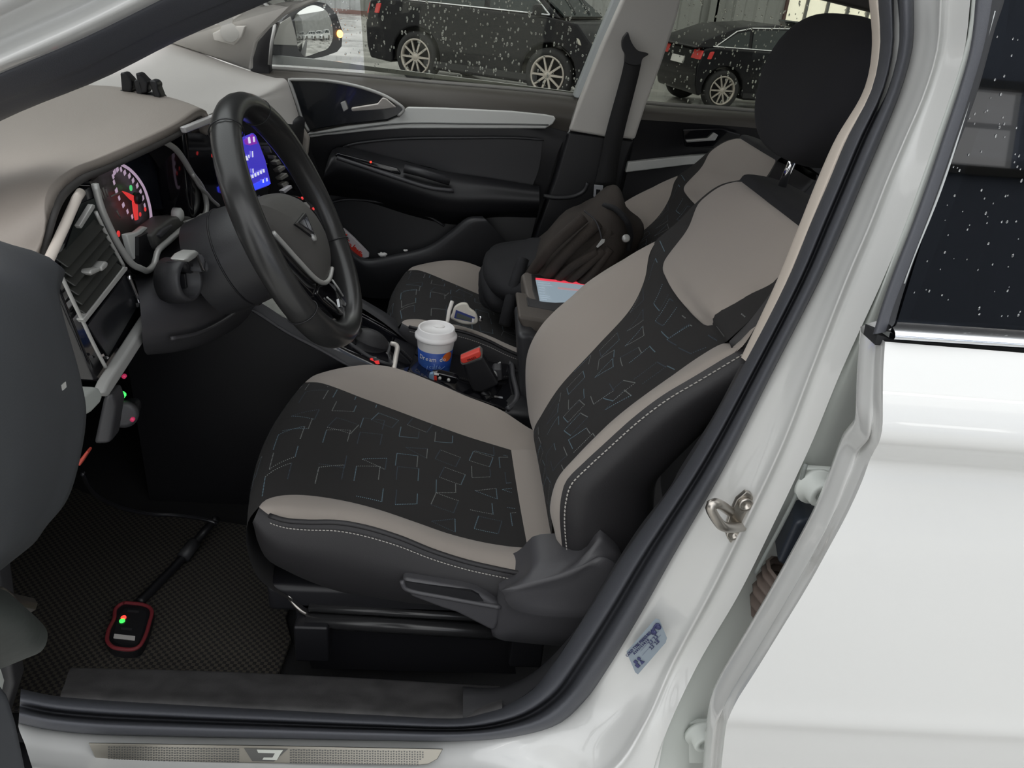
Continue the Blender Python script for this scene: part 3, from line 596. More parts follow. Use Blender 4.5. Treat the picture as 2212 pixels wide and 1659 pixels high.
# main panel
pan_t = door_pts([(655,262),(745,270),(860,258),(990,250),(1110,256),(1228,285)], 2.125)
pan_1 = door_pts([(668,310),(745,300),(860,290),(990,287),(1110,290),(1205,330)], 2.115)
pan_2 = door_pts([(690,380),(760,370),(860,395),(990,410),(1080,420),(1172,428)], 2.125)
pan_3 = door_pts([(700,450),(780,460),(870,475),(990,490),(1080,470),(1158,470)], 2.12)
pan_4 = door_pts([(720,560),(800,600),(900,610),(1000,600),(1080,560),(1140,545)], 2.10)
loft('door_panel', [pan_t, pan_1, pan_2, pan_3, pan_4], M['plas_dk'], fd, nu=40, nv=6)
loft('cloth_insert', [door_pts([(745,315),(800,303),(900,298),(1000,298),(1100,298),(1172,300)],2.107), door_pts([(800,333),(860,345),(920,352),(1000,352),(1090,355),(1165,360)],2.109), door_pts([(905,352),(950,362),(990,385),(1040,396),(1100,402),(1150,402)],2.109)], M['plas'], fd, nu=40, nv=4)
tube('insert_piping', door_pts([(742,318),(760,312),(800,306),(870,300),(1000,298),(1120,298),(1175,302)],2.107), .0035, M['plas'], fd, smooth_path=40)
# silver band
bt = door_pts([(664,288),(700,281),(745,272),(835,262),(860,252),(873,238),(880,231),(962,233),(1106,240),(1175,247),(1196,251),(1201,257),(1194,268),(1178,278)],2.10)
bb = [(1178,278),(1100,278),(998,278),(875,278),(800,283),(745,289),(700,293),(669,298)]
slab('silver_band', bt+door_pts(bb[1:],2.10), (0,.03,0), M['grey_trim'], fd, bevel=.004, seg=3, smooth=True)
tube('band_groove', door_pts([(668,291),(745,281),(850,268),(900,266),(1000,267),(1100,268),(1185,270)],2.0985), .0022, mat('band groove', (.16,.165,.16), .6), fd, smooth_path=40, n=6)
# gloss recess with the silver release lever
ro = [(622,170),(640,172),(708,174),(781,188),(831,206),(860,224),(872,235),(862,250),(838,260),(745,270),(676,281),(667,286),(652,262),(640,217)]
rec = slab('handle_recess', door_pts(ro,2.095), (0,.03,0), mat('gloss blue black recess', (.012,.014,.017), .22, coat=.3), fd, bevel=.004)
tube('recess_trim', door_pts([(667,284),(652,255),(640,217),(628,182),(624,173),(640,172),(708,175),(781,189),(831,207),(858,223),(872,236),(860,251)],2.092), .0042, M['satin'], fd, smooth_path=70, n=8)
slab('release_lever', [at(*p) for p in [(758,233,2.075),(815,224,2.072),(826,211,2.07),(834,214,2.07),(856,232,2.085),(830,236,2.08),(760,241,2.075)]], (0,.012,0), mat('silver lever', (.85,.80,.74), .35, .15), fd, bevel=.003)
slab('lever_mount', [at(*p) for p in [(735,222,2.083),(745,218,2.083),(752,236,2.083),(742,242,2.083)]], (0,.02,0), M['satin'], fd, bevel=.002)
# armrest with switches
ar = [[at(x,y,2.10) for x,y in [(700,372),(720,322),(745,318),(840,340),(960,370),(1060,385),(1165,402)]],
      [at(x,y,2.055) for x,y in [(703,366),(722,336),(760,345),(850,370),(960,398),(1060,405),(1165,415)]],
      [at(x,y,2.04) for x,y in [(700,382),(725,362),(770,368),(860,398),(965,430),(1060,432),(1165,436)]],
      [at(x,y,2.06) for x,y in [(698,400),(730,395),(790,410),(880,440),(975,462),(1060,462),(1163,456)]],
      [at(x,y,2.115) for x,y in [(698,420),(740,425),(800,438),(890,466),(985,485),(1060,470),(1160,470)]]]
arm = loft('armrest', ar, M['plas_dk'], fd, nu=40, nv=4)
slab('switch_plate', [at(x,y,2.05) for x,y in [(722,335),(730,331),(858,364),(866,374),(850,378)]], (0,.01,0), M['gloss'], arm, bevel=.002)
lathe('switch_light', at(801,350,2.045), (0,-1,0), [(.0028,-.001),(.0028,.002)], mat('red switch light', (.6,.03,.02), .4, emit=(1,.05,.03), estr=.8), arm, n=10)
tube('grab_handle', [at(873,364,2.045),at(910,373,2.043),(at(972,392,2.043))], .011, M['plas'], arm, n=10)
tube('armrest_edge', [at(728,341,2.047),at(780,358,2.043),at(860,385,2.035),at(930,406,2.032),at(980,412,2.036)], .0055, M['plas_md'], arm, smooth_path=30)
# map pocket
pk = [[at(x,y,2.115) for x,y in [(715,505),(735,520),(758,536),(788,560),(853,552),(925,534),(972,500),(1009,470),(1040,462)]],
      [at(x,y,2.04) for x,y in [(712,512),(735,526),(758,542),(788,560),(853,551),(925,533),(975,500),(1012,471),(1045,470)]],
      [at(x,y,2.03) for x,y in [(712,540),(735,550),(770,572),(800,590),(860,582),(935,562),(990,520),(1030,490),(1060,485)]],
      [at(x,y,2.06) for x,y in [(715,620),(740,630),(780,640),(820,645),(880,640),(950,620),(1010,590),(1070,560),(1110,540)]]]
pkt = loft('map_pocket', pk, M['plas'], fd, nu=40, nv=4)
None if True else lathe('speaker_ring', at(835,470,2.105), (0,-1,0), [(.10,0),(.10,.004),(.092,.006),(.0,.004)], M['plas_dk'], fd, n=40)
tube('speaker_line', door_pts([(710,440),(740,432),(800,434),(870,448),(930,470),(960,488)],2.10), .0035, M['plas'], fd, smooth_path=30)
# window: clear glass with tint film, cut away beside the mirror; raindrops
def gl(px, py): return at(px, py, 2.185)
slab('window_glass', [gl(578,172),gl(1252,232),gl(1365,-70),gl(590,-70),gl(578,40)], (0,.004,0), M['glass'], fd)
slab('tint_film', [gl(790,185),gl(1250,230),gl(1364,-70),gl(773,-70)], (0,-.001,0), M['tint'], fd)
def drops(name, n, poly, P0, parent, smin, smax, fnp, seed=3):
    rnd = random.Random(seed); v = []; f = []
    xs = [p[0] for p in poly]; ys = [p[1] for p in poly]
    def inside(x, y):
        c = False; j = len(poly)-1
        for i in range(len(poly)):
            if (poly[i][1] > y) != (poly[j][1] > y) and x < (poly[j][0]-poly[i][0])*(y-poly[i][1])/(poly[j][1]-poly[i][1])+poly[i][0]: c = not c
            j = i
        return c
    k = 0
    while k < n:
        x = rnd.uniform(min(xs), max(xs)); y = rnd.uniform(min(ys), max(ys))
        if not inside(x, y): continue
        k += 1; c = fnp(x, y); r = rnd.uniform(smin, smax)*rnd.uniform(.5,1); el = rnd.uniform(1.0,1.9)
        b = len(v); N = 8
        for (q, d) in ((1.0,0.0),(.75,.5),(0.3,.7)):
            for i in range(N):
                a = 2*math.pi*i/N; v.append(c+V(r*q*math.cos(a), d*r, el*r*q*math.sin(a)+(r*.3*q if math.sin(a) > .5 else 0)))
        for s in range(2):
            for i in range(N): f.append((b+s*N+i, b+s*N+(i+1)%N, b+(s+1)*N+(i+1)%N, b+(s+1)*N+i))
        f.append(tuple(b+2*N+i for i in range(N)))
    return mk(name, v, f, M['drop'], parent, kind='stuff')
drops('raindrops', 420, [(785,0),(785,150),(1240,205),(1320,0)], None, fd, .0013, .0034, lambda x,y: at(x,y,2.190), 3)
drops('raindrops', 45, [(690,0),(770,0),(785,120),(745,120)], None, fd, .0015, .003, lambda x,y: at(x,y,2.190), 9)
# corner cover and outside mirror
slab('mirror_corner_cover', [at(x,y,2.13) for x,y in [(541,156),(538,128),(550,95),(575,64),(596,46),(600,50),(586,90),(582,145),(584,164)]], (0,.03,0), M['plas_dk'], fd, bevel=.004)
tube('corner_edge', [at(x,y,2.128) for x,y in [(594,52),(586,95),(582,140)]], .004, M['satin'], fd, n=6)
slab('chrome_waist_strip', [at(x,y,2.205) for x,y in [(580,118),(640,124),(720,132),(790,142),(1250,200),(1250,206),(790,152),(640,142),(580,139)]], (0,.01,0), mat('pale waist strip', (.6,.6,.58), .3, .3), fd)
mr = thing('door_mirror', 'black outside mirror with lit orange indicator, beyond the passenger window', 'door mirror', at(660,100,2.30))
MN = unit(V(.80,-.57,.06))
def mp(px, py, e=0.0, Y=2.335): return atp(px, py, at(685,70,Y)+MN*e, MN)
ho = [(598,70),(612,40),(640,15),(684,3),(706,8),(727,30),(740,68),(738,100),(728,112),(700,122),(660,130),(610,122),(586,118),(588,95)]
hb = [mp(x,y,.0) for x,y in ho]
c0 = np.mean(hb, axis=0)
housing = [hb, [c0+(p-c0)*1.04-MN*.03 for p in hb], [c0+(p-c0)*.95-MN*.09 for p in hb], [c0+(p-c0)*.6-MN*.14 for p in hb]]
v = [p for r_ in housing for p in r_]; n = len(hb)
f = [(k*n+i, k*n+(i+1)%n, (k+1)*n+(i+1)%n, (k+1)*n+i) for k in range(3) for i in range(n)]+[tuple(range(n)), tuple(3*n+i for i in range(n))]
mk('housing', v, f, mat('gloss black mirror housing', (.012,.012,.013), .15, coat=.5), mr)
slab('mirror_surround', [mp(x,y,.004) for x,y in ho], -MN*.006, M['plas_dk'], mr)
mirm = mat('mirror glass', (.58,.58,.55), .03, 1.0)
mg = cr(np.array([mp(x,y,.007) for x,y in [(637,42),(640,32),(672,12),(690,14),(710,28),(720,58),(719,88),(708,105),(690,112),(652,122),(646,110),(637,42)]]),48)[:-1]
mc = np.mean(mg, axis=0); Rm = .40
def dome(p): return p+MN*(math.sqrt(Rm*Rm-np.dot(p-mc,p-mc))-Rm+.004)
mr_rows = [np.vstack([[dome(mc+(p-mc)*t) for p in mg],[dome(mc+(mg[0]-mc)*t)]]) for t in np.linspace(.02,1,12)]
grid('mirror_glass', np.array(mr_rows), mirm, mr)
slab('near_mirror_glass', [mp(x,y,.008) for x,y in [(594,58),(628,36),(637,68),(643,98),(588,96)]], -MN*.004, mat('grey mirror cover', (.33,.32,.29), .5), mr)
lathe('indicator_lamp', mp(732,73,.002), MN, [(.010,-.004),(.010,.006),(.004,.010)], mat('orange indicator', (.9,.3,.05), .3, emit=(1,.33,.06), estr=5.0), mr, n=14)
# white cars far behind, seen in the mirror
D0 = unit(np.array(ray(685,50))); rr = D0-2*np.dot(D0,MN)*MN; rr = unit(rr*V(1,1,0))
for i, lab in enumerate(('first white car of the row reflected in the mirror, the nearest one','middle white car of the row reflected in the mirror','last white car of the row reflected in the mirror, the farthest one')):
    side = np.cross(rr, (0,0,1))
    parked_car('parked_car', lab, at(685,70,2.3)*V(1,1,0)+rr*(16+1.0*i)+side*(-3.2+2.6*i), unit(V(-.3,-1,0)), .95, wht_car, group='white cars in the mirror')

# ================================================================ FAR REAR DOOR
rd = thing('car_door', 'black passenger rear door behind the far pillar, grey band and silver lever', 'car door', at(1500,280,2.2)*V(1,1,0))
rt = [at(x,y,2.15) for x,y in [(1380,224),(1440,229),(1520,234),(1600,240),(1700,248),(1800,256)]]
rm = [at(x,y,2.11) for x,y in [(1378,236),(1440,241),(1520,247),(1600,253),(1700,262),(1800,270)]]
rl_ = [at(x,y,2.10) for x,y in [(1372,258),(1440,262),(1520,268),(1600,274),(1700,284),(1800,292)]]
loft('door_top', [[p+V(0,.03,-.02) for p in rt], rt, rm, rl_], bandm, rd, nu=30, nv=4)
r5 = [[at(x,y,2.11) for x,y in [(1372,256),(1500,262),(1650,276),(1800,290)]],[at(x,y,2.125) for x,y in [(1362,340),(1500,335),(1650,350),(1800,370)]],[at(x,y,2.11) for x,y in [(1330,470),(1480,480),(1650,500),(1800,520)]]]
loft('door_panel', r5, M['plas_dk'], rd, nu=30, nv=5)
slab('silver_band', [at(x,y,2.10) for x,y in [(1357,351),(1400,346),(1500,336),(1540,333),(1540,352),(1489,356),(1400,367),(1351,373)]], (0,.02,0), M['grey_trim'], rd, bevel=.003, smooth=True)
slab('release_lever', [at(x,y,2.085) for x,y in [(1482,303),(1530,299),(1543,287),(1552,292),(1545,304),(1484,308)]], (0,.01,0), M['satin'], rd, bevel=.002)
slab('handle_recess', [at(x,y,2.095) for x,y in [(1475,280),(1560,278),(1600,290),(1590,320),(1480,318)]], (0,.01,0), M['gloss'], rd, bevel=.003)
slab('window_glass', [at(x,y,2.165) for x,y in [(1370,240),(1900,275),(1960,-70),(1450,-70)]], (0,.004,0), M['glass'], rd)
slab('tint_film', [at(x,y,2.164) for x,y in [(1370,240),(1900,275),(1960,-70),(1450,-70)]], (0,-.001,0), M['tint'], rd)
loft('window_seal', [[p+V(0,-.002,.004) for p in rt], [p+V(0,.012,.008) for p in rt]], bpy.data.materials['grey window seal'], rd, nu=30, solid=.006)
drops('raindrops', 300, [(1480,0),(1440,110),(1425,215),(1640,230),(1690,90),(1880,40),(1880,30),(1700,0)], None, rd, .0012, .0032, lambda x,y: at(x,y,2.170), 5)

# ================================================================ NEAR REAR DOOR (white, closed)
nd = thing('car_door', 'white rear door with dark wet window and chrome strip, shut beside the pillar', 'car door', (.75,.5,0))
EX = [(1912,738,.515),(1908,800,.500),(1907,860,.488),(1906,925,.478),(1900,952,.478),(1888,975,.492),(1877,998,.503),(1862,1040,.500),(1830,1110,.495),(1793,1179,.490),(1747,1262,.486),(1683,1367,.482),(1630,1453,.480),(1592,1513,.479),(1572,1556,.478),(1568,1572,.482),(1562,1620,.488),(1554,1700,.50),(1545,1800,.53)]
rows = []
XR = 1.35
for x, y, Y in EX:
    p = at(x, y, Y); 
    bow = .0
    rows.append([p+V(t*(XR-p[0]), -.012*math.sin(min(1,t*1.6)*math.pi/2), (-.010*t)) for t in np.linspace(0,1,14)])
NG = np.array([r_ for r_ in rows]); ys = NG
G2 = loftgrid([NG[:,j] for j in range(14)], nu=110, nv=2, cross='lin')
grid('outer_panel', G2, M['paint'], nd)
E0 = [at(x,y,Y) for x,y,Y in EX]
E1 = [(1884,738,.545),(1879,800,.530),(1875,860,.518),(1874,905,.508),(1871,942,.508),(1856,962,.522),(1842,980,.533),(1827,1019,.530),(1800,1090,.525),(1775,1147,.520),(1722,1245,.516),(1666,1343,.512),(1606,1443,.510),(1566,1510,.509),(1549,1545,.508),(1543,1564,.512),(1537,1605,.518),(1529,1690,.53),(1520,1790,.56)]
E1p = [at(*p) for p in E1]
mid_ = [a*.5+b*.5+V(.004,.010,0) for a,b in zip(E0,E1p)]
loft('door_edge', [E0, [a*.88+b*.12+V(.001,.004,0) for a,b in zip(E0,E1p)], mid_, [a*.2+b*.8+V(.002,.002,0) for a,b in zip(E0,E1p)], E1p, [p+V(.004,.03,0) for p in E1p], [p+V(.05,.06,0) for p in E1p]], M['paint'], nd, nu=110, nv=3)
# belt: chrome strip, glass, rubber frame
def ng(px, py, e=0.0):
    P0 = at(1928,720,.527); n0 = unit(V(0,-1,.17)); return atp(px, py, P0+n0*e, n0)
def ext(p, q): return p+(q-p)/(q-p)[0]*(XR-p[0])
c_ = [(1926,706),(1928,722),(1924,736)]
chm = mat('chrome waist strip', (.80,.82,.84), .12, 1.0)
a = ng(1927,706,.010); b_ = ng(1928,733,.014)
dirx = V(1,0,-.004)
loft('chrome_strip', [[a+V(0,.02,0), a+V(0,.02,0)+dirx*.95],[a, a+dirx*.95],[a*.6+b_*.4+V(0,-.005,0), a*.6+b_*.4+V(0,-.005,0)+dirx*.95],[b_, b_+dirx*.95],[b_+V(0,.02,-.002), b_+V(0,.02,-.002)+dirx*.95]], chm, nd, nu=10, nv=4)
slab('glass_run', [ng(1895,722,.006),ng(1928,735,.008),ng(1928,735,.008)+dirx*.95,ng(1928,735,.0)+dirx*.95+V(0,0,-.02),ng(1890,745,0)], (0,.02,0), M['rubber_dk'], nd)
# rubber window frame at the leading edge
f0 = [(2112,-60),(2108,0),(2097,100),(2072,193),(2036,300),(2007,386),(1972,483),(1930,590),(1905,660),(1886,722)]
f1 = [(2150,-60),(2142,0),(2124,100),(2097,193),(2062,300),(2033,386),(1998,483),(1957,590),(1930,660),(1912,718)]
f2 = [(2178,-60),(2168,0),(2149,60),(2112,193),(2074,300),(2040,386),(2004,483),(1970,574),(1945,650),(1930,705)]
loft('window_rubber', [[ng(x,y,-.03) for x,y in f0],[ng(x,y,.006) for x,y in f0],[ng(x*.6+u*.4,y*.6+w*.4,.012) for (x,y),(u,w) in zip(f0,f1)],[ng(x,y,.008) for x,y in f1],[ng(x,y,.006) for x,y in f1]], M['rubber'], nd, nu=50, nv=3)
loft('window_rubber_lip', [[ng(x,y,.006) for x,y in f1],[ng(x,y,.003) for x,y in f2],[ng(x,y,-.006) for x,y in f2]], M['rubber_dk'], nd, nu=50, nv=3)
tube('glass_edge', [ng(2147,24,.004),ng(2090,225,.004),ng(2031,410,.004),ng(1969,564,.004),ng(1952,612,.004)], .0012, mat('ground glass edge', (.45,.47,.47), .3), nd, smooth_path=30, n=6)
top = 1.62
g0 = ng(1930,722,0); g1 = ng(2170,-60,0)
slab('window_glass', [g0, g1, g1+V(.9,0,0), g0+V(.95,0,0)], (0,.005,0), M['privacy'], nd)
slab('inner_blind', [g0+V(0,.05,0), g1+V(0,.05,0), g1+V(.9,.05,0), g0+V(.95,.05,0)], (0,.005,0), M['plas_dk'], nd) if False else None
tube('window_line', [ng(2180,410,-.012),ng(2157,458,-.012),ng(2130,560,-.012),ng(2100,668,-.012)], .004, mat('brown grey line', (.20,.17,.15), .5), nd, smooth_path=12, n=6)  # thin brown grey line just inside the rear glass
drops('raindrops', 75, [(2000,520),(2150,60),(2212,10),(2212,690),(1960,690)], None, nd, .0004, .0009, lambda x,y: ng(x,y,.0005), 12)
# ================================================================ SEATS (built once for each side)
CY = 1.065
SEATMESH = {}
def profile_pts(l, Y): return np.array([at(x,y,yy) for (x,y),yy in zip(l, Y)])
# ---- cushion lines (front to back)
N0 = profile_pts([(560,1096),(583,1113),(616,1123),(663,1127),(731,1128),(789,1138),(862,1160),(934,1189),(1006,1212),(1079,1229),(1135,1240),(1200,1252)], [.855,.842,.833,.828]+[.825]*8)
N1 = profile_pts([(560,1094),(572,1081),(598,1072),(627,1069),(663,1070),(717,1077),(771,1088),(825,1103),(898,1128),(970,1153),(1042,1171),(1097,1180),(1140,1184)], [.858,.872,.885,.892,.90]+[.905]*8)
F1 = profile_pts([(659,826),(692,827),(789,862),(862,889),(934,916),(1006,942),(1104,972)], [1.26,1.25,1.24,1.24,1.24,1.24,1.235])
F0 = profile_pts([(659,826),(675,813),(699,804),(753,792),(807,788),(854,795),(934,824),(1006,855),(1079,884),(1151,929)], [1.26,1.275,1.29,1.30,1.30,1.30,1.30,1.30,1.30,1.295])
def build_seat(name, label, off, rec, hdrop=0.0, boff=(0,0,0)):
    """off: shift of the whole seat; rec: extra recline of the backrest (radians)"""
    off = np.array(off, float)
    s = thing(name, label, 'car seat', (off[0]-.08, CY+off[1], .30))
    sh = lambda A: [np.array(p)+off for p in A]
    n1, n0, f1, f0 = sh(N1), sh(N0), sh(F1), sh(F0)
    # insert with a rolled front edge
    fr = lambda p, dx, z: V(p[0]+dx, p[1], z+off[2])
    def insert_curve(t):
        A = cr(n1, 40); B = cr(f1, 40); C = A*(1-t)+B*t
        C = C + V(0,0,1)*(.012*math.sin(math.pi*t)*np.linspace(1.0,-.4,40)[:,None])
        w = np.clip(1-np.arange(40)/9, 0, 1)[:,None]
        C = C - V(1,0,0)*w*.022*math.sin(math.pi*t) - V(0,0,1)*w**2*.012*math.sin(math.pi*t)
        q = C[0]
        roll = [V(q[0]+.035,q[1],q[2]-.17), V(q[0]-.008,q[1],q[2]-.13), V(q[0]-.022,q[1],q[2]-.07), V(q[0]-.016,q[1],q[2]-.025)]
        return roll+list(C)
    ins = [insert_curve(t) for t in (0,.2,.4,.6,.8,1)]
    GI = loftgrid(ins, nu=60, nv=5)
    insert = grid('cushion_insert', GI, M['bfab'], s, label='black knitted cushion insert with dotted geometric stitching')
    # rear grey band, near and far bolsters
    A = GI[:,-1]                                     # rear edge of the insert
    rear = np.array([A, A*.5+A*.5+V(.045,0,.002), A+V(.11,0,-.02), A+V(.13,0,-.06)])
    grid('rear_band', np.array(loftgrid(list(rear), nu=25, nv=4)), M['gfab'], s)
    def crest(a, b, h, side):
        m = cr(a,40)*.5+cr(b,40)*.5; return m+V(0,0,h)
    e1, e0 = np.array(cr(n1,60)), np.array(cr(n0,60))
    ext1 = list(n1)+[n1[-1]+V(.10,0,-.012)]
    ext0 = list(n0)
    def bol(a, b, h):
        a, b = cr(a,60), cr(b,60); w = np.sin(np.linspace(.0,math.pi,60))[:,None]**.5
        return [a, a*.7+b*.3+V(0,0,h*.8)*w, a*.35+b*.65+V(0,0,h)*w, b]
    loft('near_bolster', bol(ext1, ext0, .010), M['gfab'], s, nu=60, nv=4)
    extf1 = list(f1)+[f1[-1]+V(.08,0,-.01)]; extf0 = list(f0)+[f0[-1]+V(.06,0,-.02)]
    loft('far_bolster', bol(extf1, extf0, .006), M['gfab'], s, nu=60, nv=4)
    # side skirts
    lowp = profile_pts([(548,1120),(557,1170),(577,1208),(618,1232),(672,1256),(740,1278),(794,1287),(875,1300),(960,1308),(1060,1316),(1200,1330)], [.875,.87,.862,.855,.85,.848,.846,.845,.845,.845,.845])
    lowp = sh(lowp)
    a = cr(ext0, 50); b = cr(lowp, 50)
    o = V(0,-1,0)
    loft('side_skirt', [a, a*.93+b*.07+o*.006, a*.6+b*.4+o*.020, a*.25+b*.75+o*.014, b, b+V(0,.03,-.03)], M['leath'], s, nu=50, nv=3)
    mir = lambda P: np.array([V(p[0], 2*(CY+off[1])-p[1], p[2]) for p in P])
    af = cr(extf0, 50); bf = mir(b)
    loft('side_skirt', [af, af*.6+bf*.4-o*.02, bf, bf-V(0,.03,.03)], M['leath'], s, nu=50, nv=3)
    # front skirt below the insert
    q = GI[:,0]
    loft('front_skirt', [b[:1].repeat(2,0)*0+np.array([q[0],q[-1]]), np.array([q[0],q[-1]])+V(.05,0,-.05)], M['leath'], s, nu=12, nv=2) 
    # piping and twin stitching along the near edge
    tube('piping', [p+V(0,-.002,.001) for p in cr(ext0[1:],60)], .0035, M['leath'], s, n=6)
    st_ = [a_*.955+b_*.045+V(0,-.0075,-.004) for a_, b_ in zip(cr(ext0,260), cr(lowp,260))]
    qs = []
    for i in range(14, 256):
        if i % 3 == 2: continue
        p, r_ = st_[i], st_[i+1]; qs.append([p+V(0,0,.0008), r_+V(0,0,.0008), r_-V(0,0,.0008), p-V(0,0,.0008)])
    strips('edge_stitching', qs, M['stitch'], s)
    # ---------------- backrest
    piv = V(.16,0,.53)
    cs, sn = math.cos(rec), math.sin(rec)
    def bk(P):
        P = np.array(P, float); d = P-piv
        return np.stack([piv[0]+d[:,0]*cs+d[:,2]*sn, P[:,1], piv[2]-d[:,0]*sn+d[:,2]*cs],1)+off+np.array(boff)
    yb1 = [1.20,1.20,1.20,1.20,1.205,1.215,1.24,1.28]
    B1 = profile_pts([(1153,930),(1168,900),(1209,837),(1286,754),(1362,668),(1392,605),(1402,552),(1417,521)], yb1)
    B0 = profile_pts([(1151,930),(1143,900),(1135,814),(1141,758),(1166,708),(1199,671),(1233,642),(1266,612),(1305,585),(1349,559),(1382,541),(1417,521)], [1.27,1.295]+[1.30]*7+[1.295,1.29,1.28])
    FE = profile_pts([(1417,521),(1461,482),(1508,434),(1540,408),(1564,396),(1597,389)], [1.28,1.27,1.258,1.245,1.228,1.20])
    mirr = lambda P: np.array([V(p[0], 2*CY-p[1], p[2]) for p in P])
    B2 = profile_pts([(1196,1075),(1203,1055),(1220,1025),(1260,981),(1337,900),(1431,827),(1514,768),(1564,741)], [.925,.925,.925,.922,.92,.918,.905,.885])
    L = np.vstack([[V(.165,1.20,.50)], B1, FE[1:]])
    R = np.vstack([[V(.165,.93,.50)], B2, [V(.333,.852,.935)], mirr(FE)[1:]])
    Lc, Rc = cr(L, 60), cr(R, 60)
    Lc[:,2] = .5*(Lc[:,2]+Rc[:,2])*.5+Lc[:,2]*.5
    rows = []
    for t in np.linspace(0,1,7):
        C = Lc*(1-t)+Rc*t
        k = math.sin(math.pi*t)
        C = C + V(1,0,0)*(.004*k) - V(1,0,0)*(.010*k*np.exp(-((np.linspace(0,1,60)-.3)/.22)**2))[:,None]
        # crown at the very top: the edge rounds over to the back
        rows.append(C)
    GB = loftgrid([bk(r_) for r_ in rows], nu=70, nv=5)
    back = grid('backrest_insert', GB, M['bfab'], s, label='black knitted backrest insert with dotted geometric stitching')
    def bol2(a, b, h, dirx):
        a, b = cr(a,50), cr(b,50); w = np.sin(np.linspace(0,math.pi,50))[:,None]**.7
        return [bk(a), bk(a*.65+b*.35+V(-.012,dirx*.004,0)*w), bk(a*.3+b*.7+V(-.016,dirx*.006,0)*w), bk(b)]
    loft('far_back_bolster', bol2(B1, B0, 0, 1), M['gfab'], s, nu=60, nv=5)
    B3 = profile_pts([(1218,1215),(1211,1148),(1209,1112),(1212,1075),(1223,1039),(1260,1000),(1300,963),(1370,900),(1431,854),(1498,814),(1564,774),(1600,752)], [.84,.833]+[.83]*8+[.832,.835])
    B3 = np.vstack([B3, [V(.366,.858,.957)]])
    B2n = np.vstack([profile_pts([(1207,1200),(1205,1148),(1203,1112)],[.88,.90,.915]), B2, [at(1588,738,.878), V(.366,.862,.957)]])
    loft('near_back_bolster', bol2(B2n, B3, 0, -1), M['gfab'], s, nu=60, nv=5)
    # sides and back shell
    fullN = np.vstack([B3[:-1], mirr(FE)]); fullF = np.vstack([B0, FE[1:]])
    def back_edge(P, y): return np.array([V(p[0]+.13-.06*i/(len(P)-1), y+(p[1]-y)*.35, p[2]-.015) for i, p in enumerate(P)])
    def back_mid(P, e): return np.array([V(p[0]+.035, p[1]+e, p[2]-.006) for p in P])
    n_, f_ = cr(fullN,60), cr(fullF,60)
    loft('side_panel', [bk(n_), bk(back_mid(n_,-.014)), bk(back_edge(n_,.85)), bk(back_edge(n_,.90)+V(.04,.05,0))], M['leath'], s, nu=60, nv=4)
    loft('side_panel', [bk(f_), bk(back_mid(f_,.012)), bk(back_edge(f_,1.28)), bk(back_edge(f_,1.23)+V(.04,-.05,0))], M['leath'], s, nu=60, nv=4)
    bn, bf_ = back_edge(n_,.90)+V(.04,.05,0), back_edge(f_,1.23)+V(.04,-.05,0)
    loft('back_shell', [bk(bn), bk(bn*.5+bf_*.5+V(.03,0,0)), bk(bf_)], M['hrest'], s, nu=60, nv=8)
    tp = np.array([Lc[-1]*(1-t)+Rc[-1]*t for t in np.linspace(0,1,12)]); bp = np.array([f_[-1]*(1-t)+n_[-1]*t for t in np.linspace(0,1,12)])+V(.13,0,-.02)
    loft('top_roll', [bk(tp), bk(tp+V(.012,0,.010)), bk(tp*.5+bp*.5+V(0,0,.014)), bk(bp)], M['hrest'], s, nu=30, nv=4)
    # stitching beside the near piping of the backrest
    pn = bk(cr(B3[:-1],200)); pb = bk(back_mid(cr(B3[:-1],200),-.014))
    qs = []
    for i in range(4,196):
        if i % 3 == 2: continue
        c = pn[i]*.80+pb[i]*.20+V(-.001,-.004,0); d = pn[i+1]*.80+pb[i+1]*.20+V(-.001,-.004,0); u = unit(pb[i]-pn[i])*.0009
        qs.append([c-u, d-u, d+u, c+u])
    strips('edge_stitching', qs, M['stitch'], s)
    # shoulder panel laid on the insert
    bvh = BVHTree.FromPolygons([Vector(p) for p in GB.reshape(-1,3)], [(i*GB.shape[1]+j, i*GB.shape[1]+j+1, (i+1)*GB.shape[1]+j+1, (i+1)*GB.shape[1]+j) for i in range(GB.shape[0]-1) for j in range(GB.shape[1]-1)])
    nrm = unit(V(-math.cos(rec+.42),0,math.sin(rec+.42)))
    def on_back(P, h):
        P = np.array(P); hit = bvh.ray_cast(Vector(P+nrm*.2), Vector(-nrm))
        if hit[0] is None:
            hit = bvh.find_nearest(Vector(P))
        return np.array(hit[0])+nrm*h
    pf = profile_pts([(1524,662),(1497,626),(1482,603),(1470,575),(1463,536),(1466,479)], [1.09,1.15,1.18,1.20,1.21,1.225])
    pf = np.vstack([pf, FE[2:]])
    pfar = bk(cr(pf,40)); pnear = bk(mirr(cr(pf,40)))
    rows = []
    for k, t in enumerate(np.linspace(0,1,15)):
        h = .003+.006*min(1, 4*min(t,1-t))
        rows.append(np.array([on_back(a*(1-t)+b*t, h if 0 < i < 39 else .002) for i,(a,b) in enumerate(zip(pfar,pnear))]))
    rows[0] = rows[0]-nrm*.005; rows[-1] = rows[-1]-nrm*.005
    G = np.array(rows)
    grid('shoulder_panel', G, M['gfab'], s, label='plain grey shoulder panel')
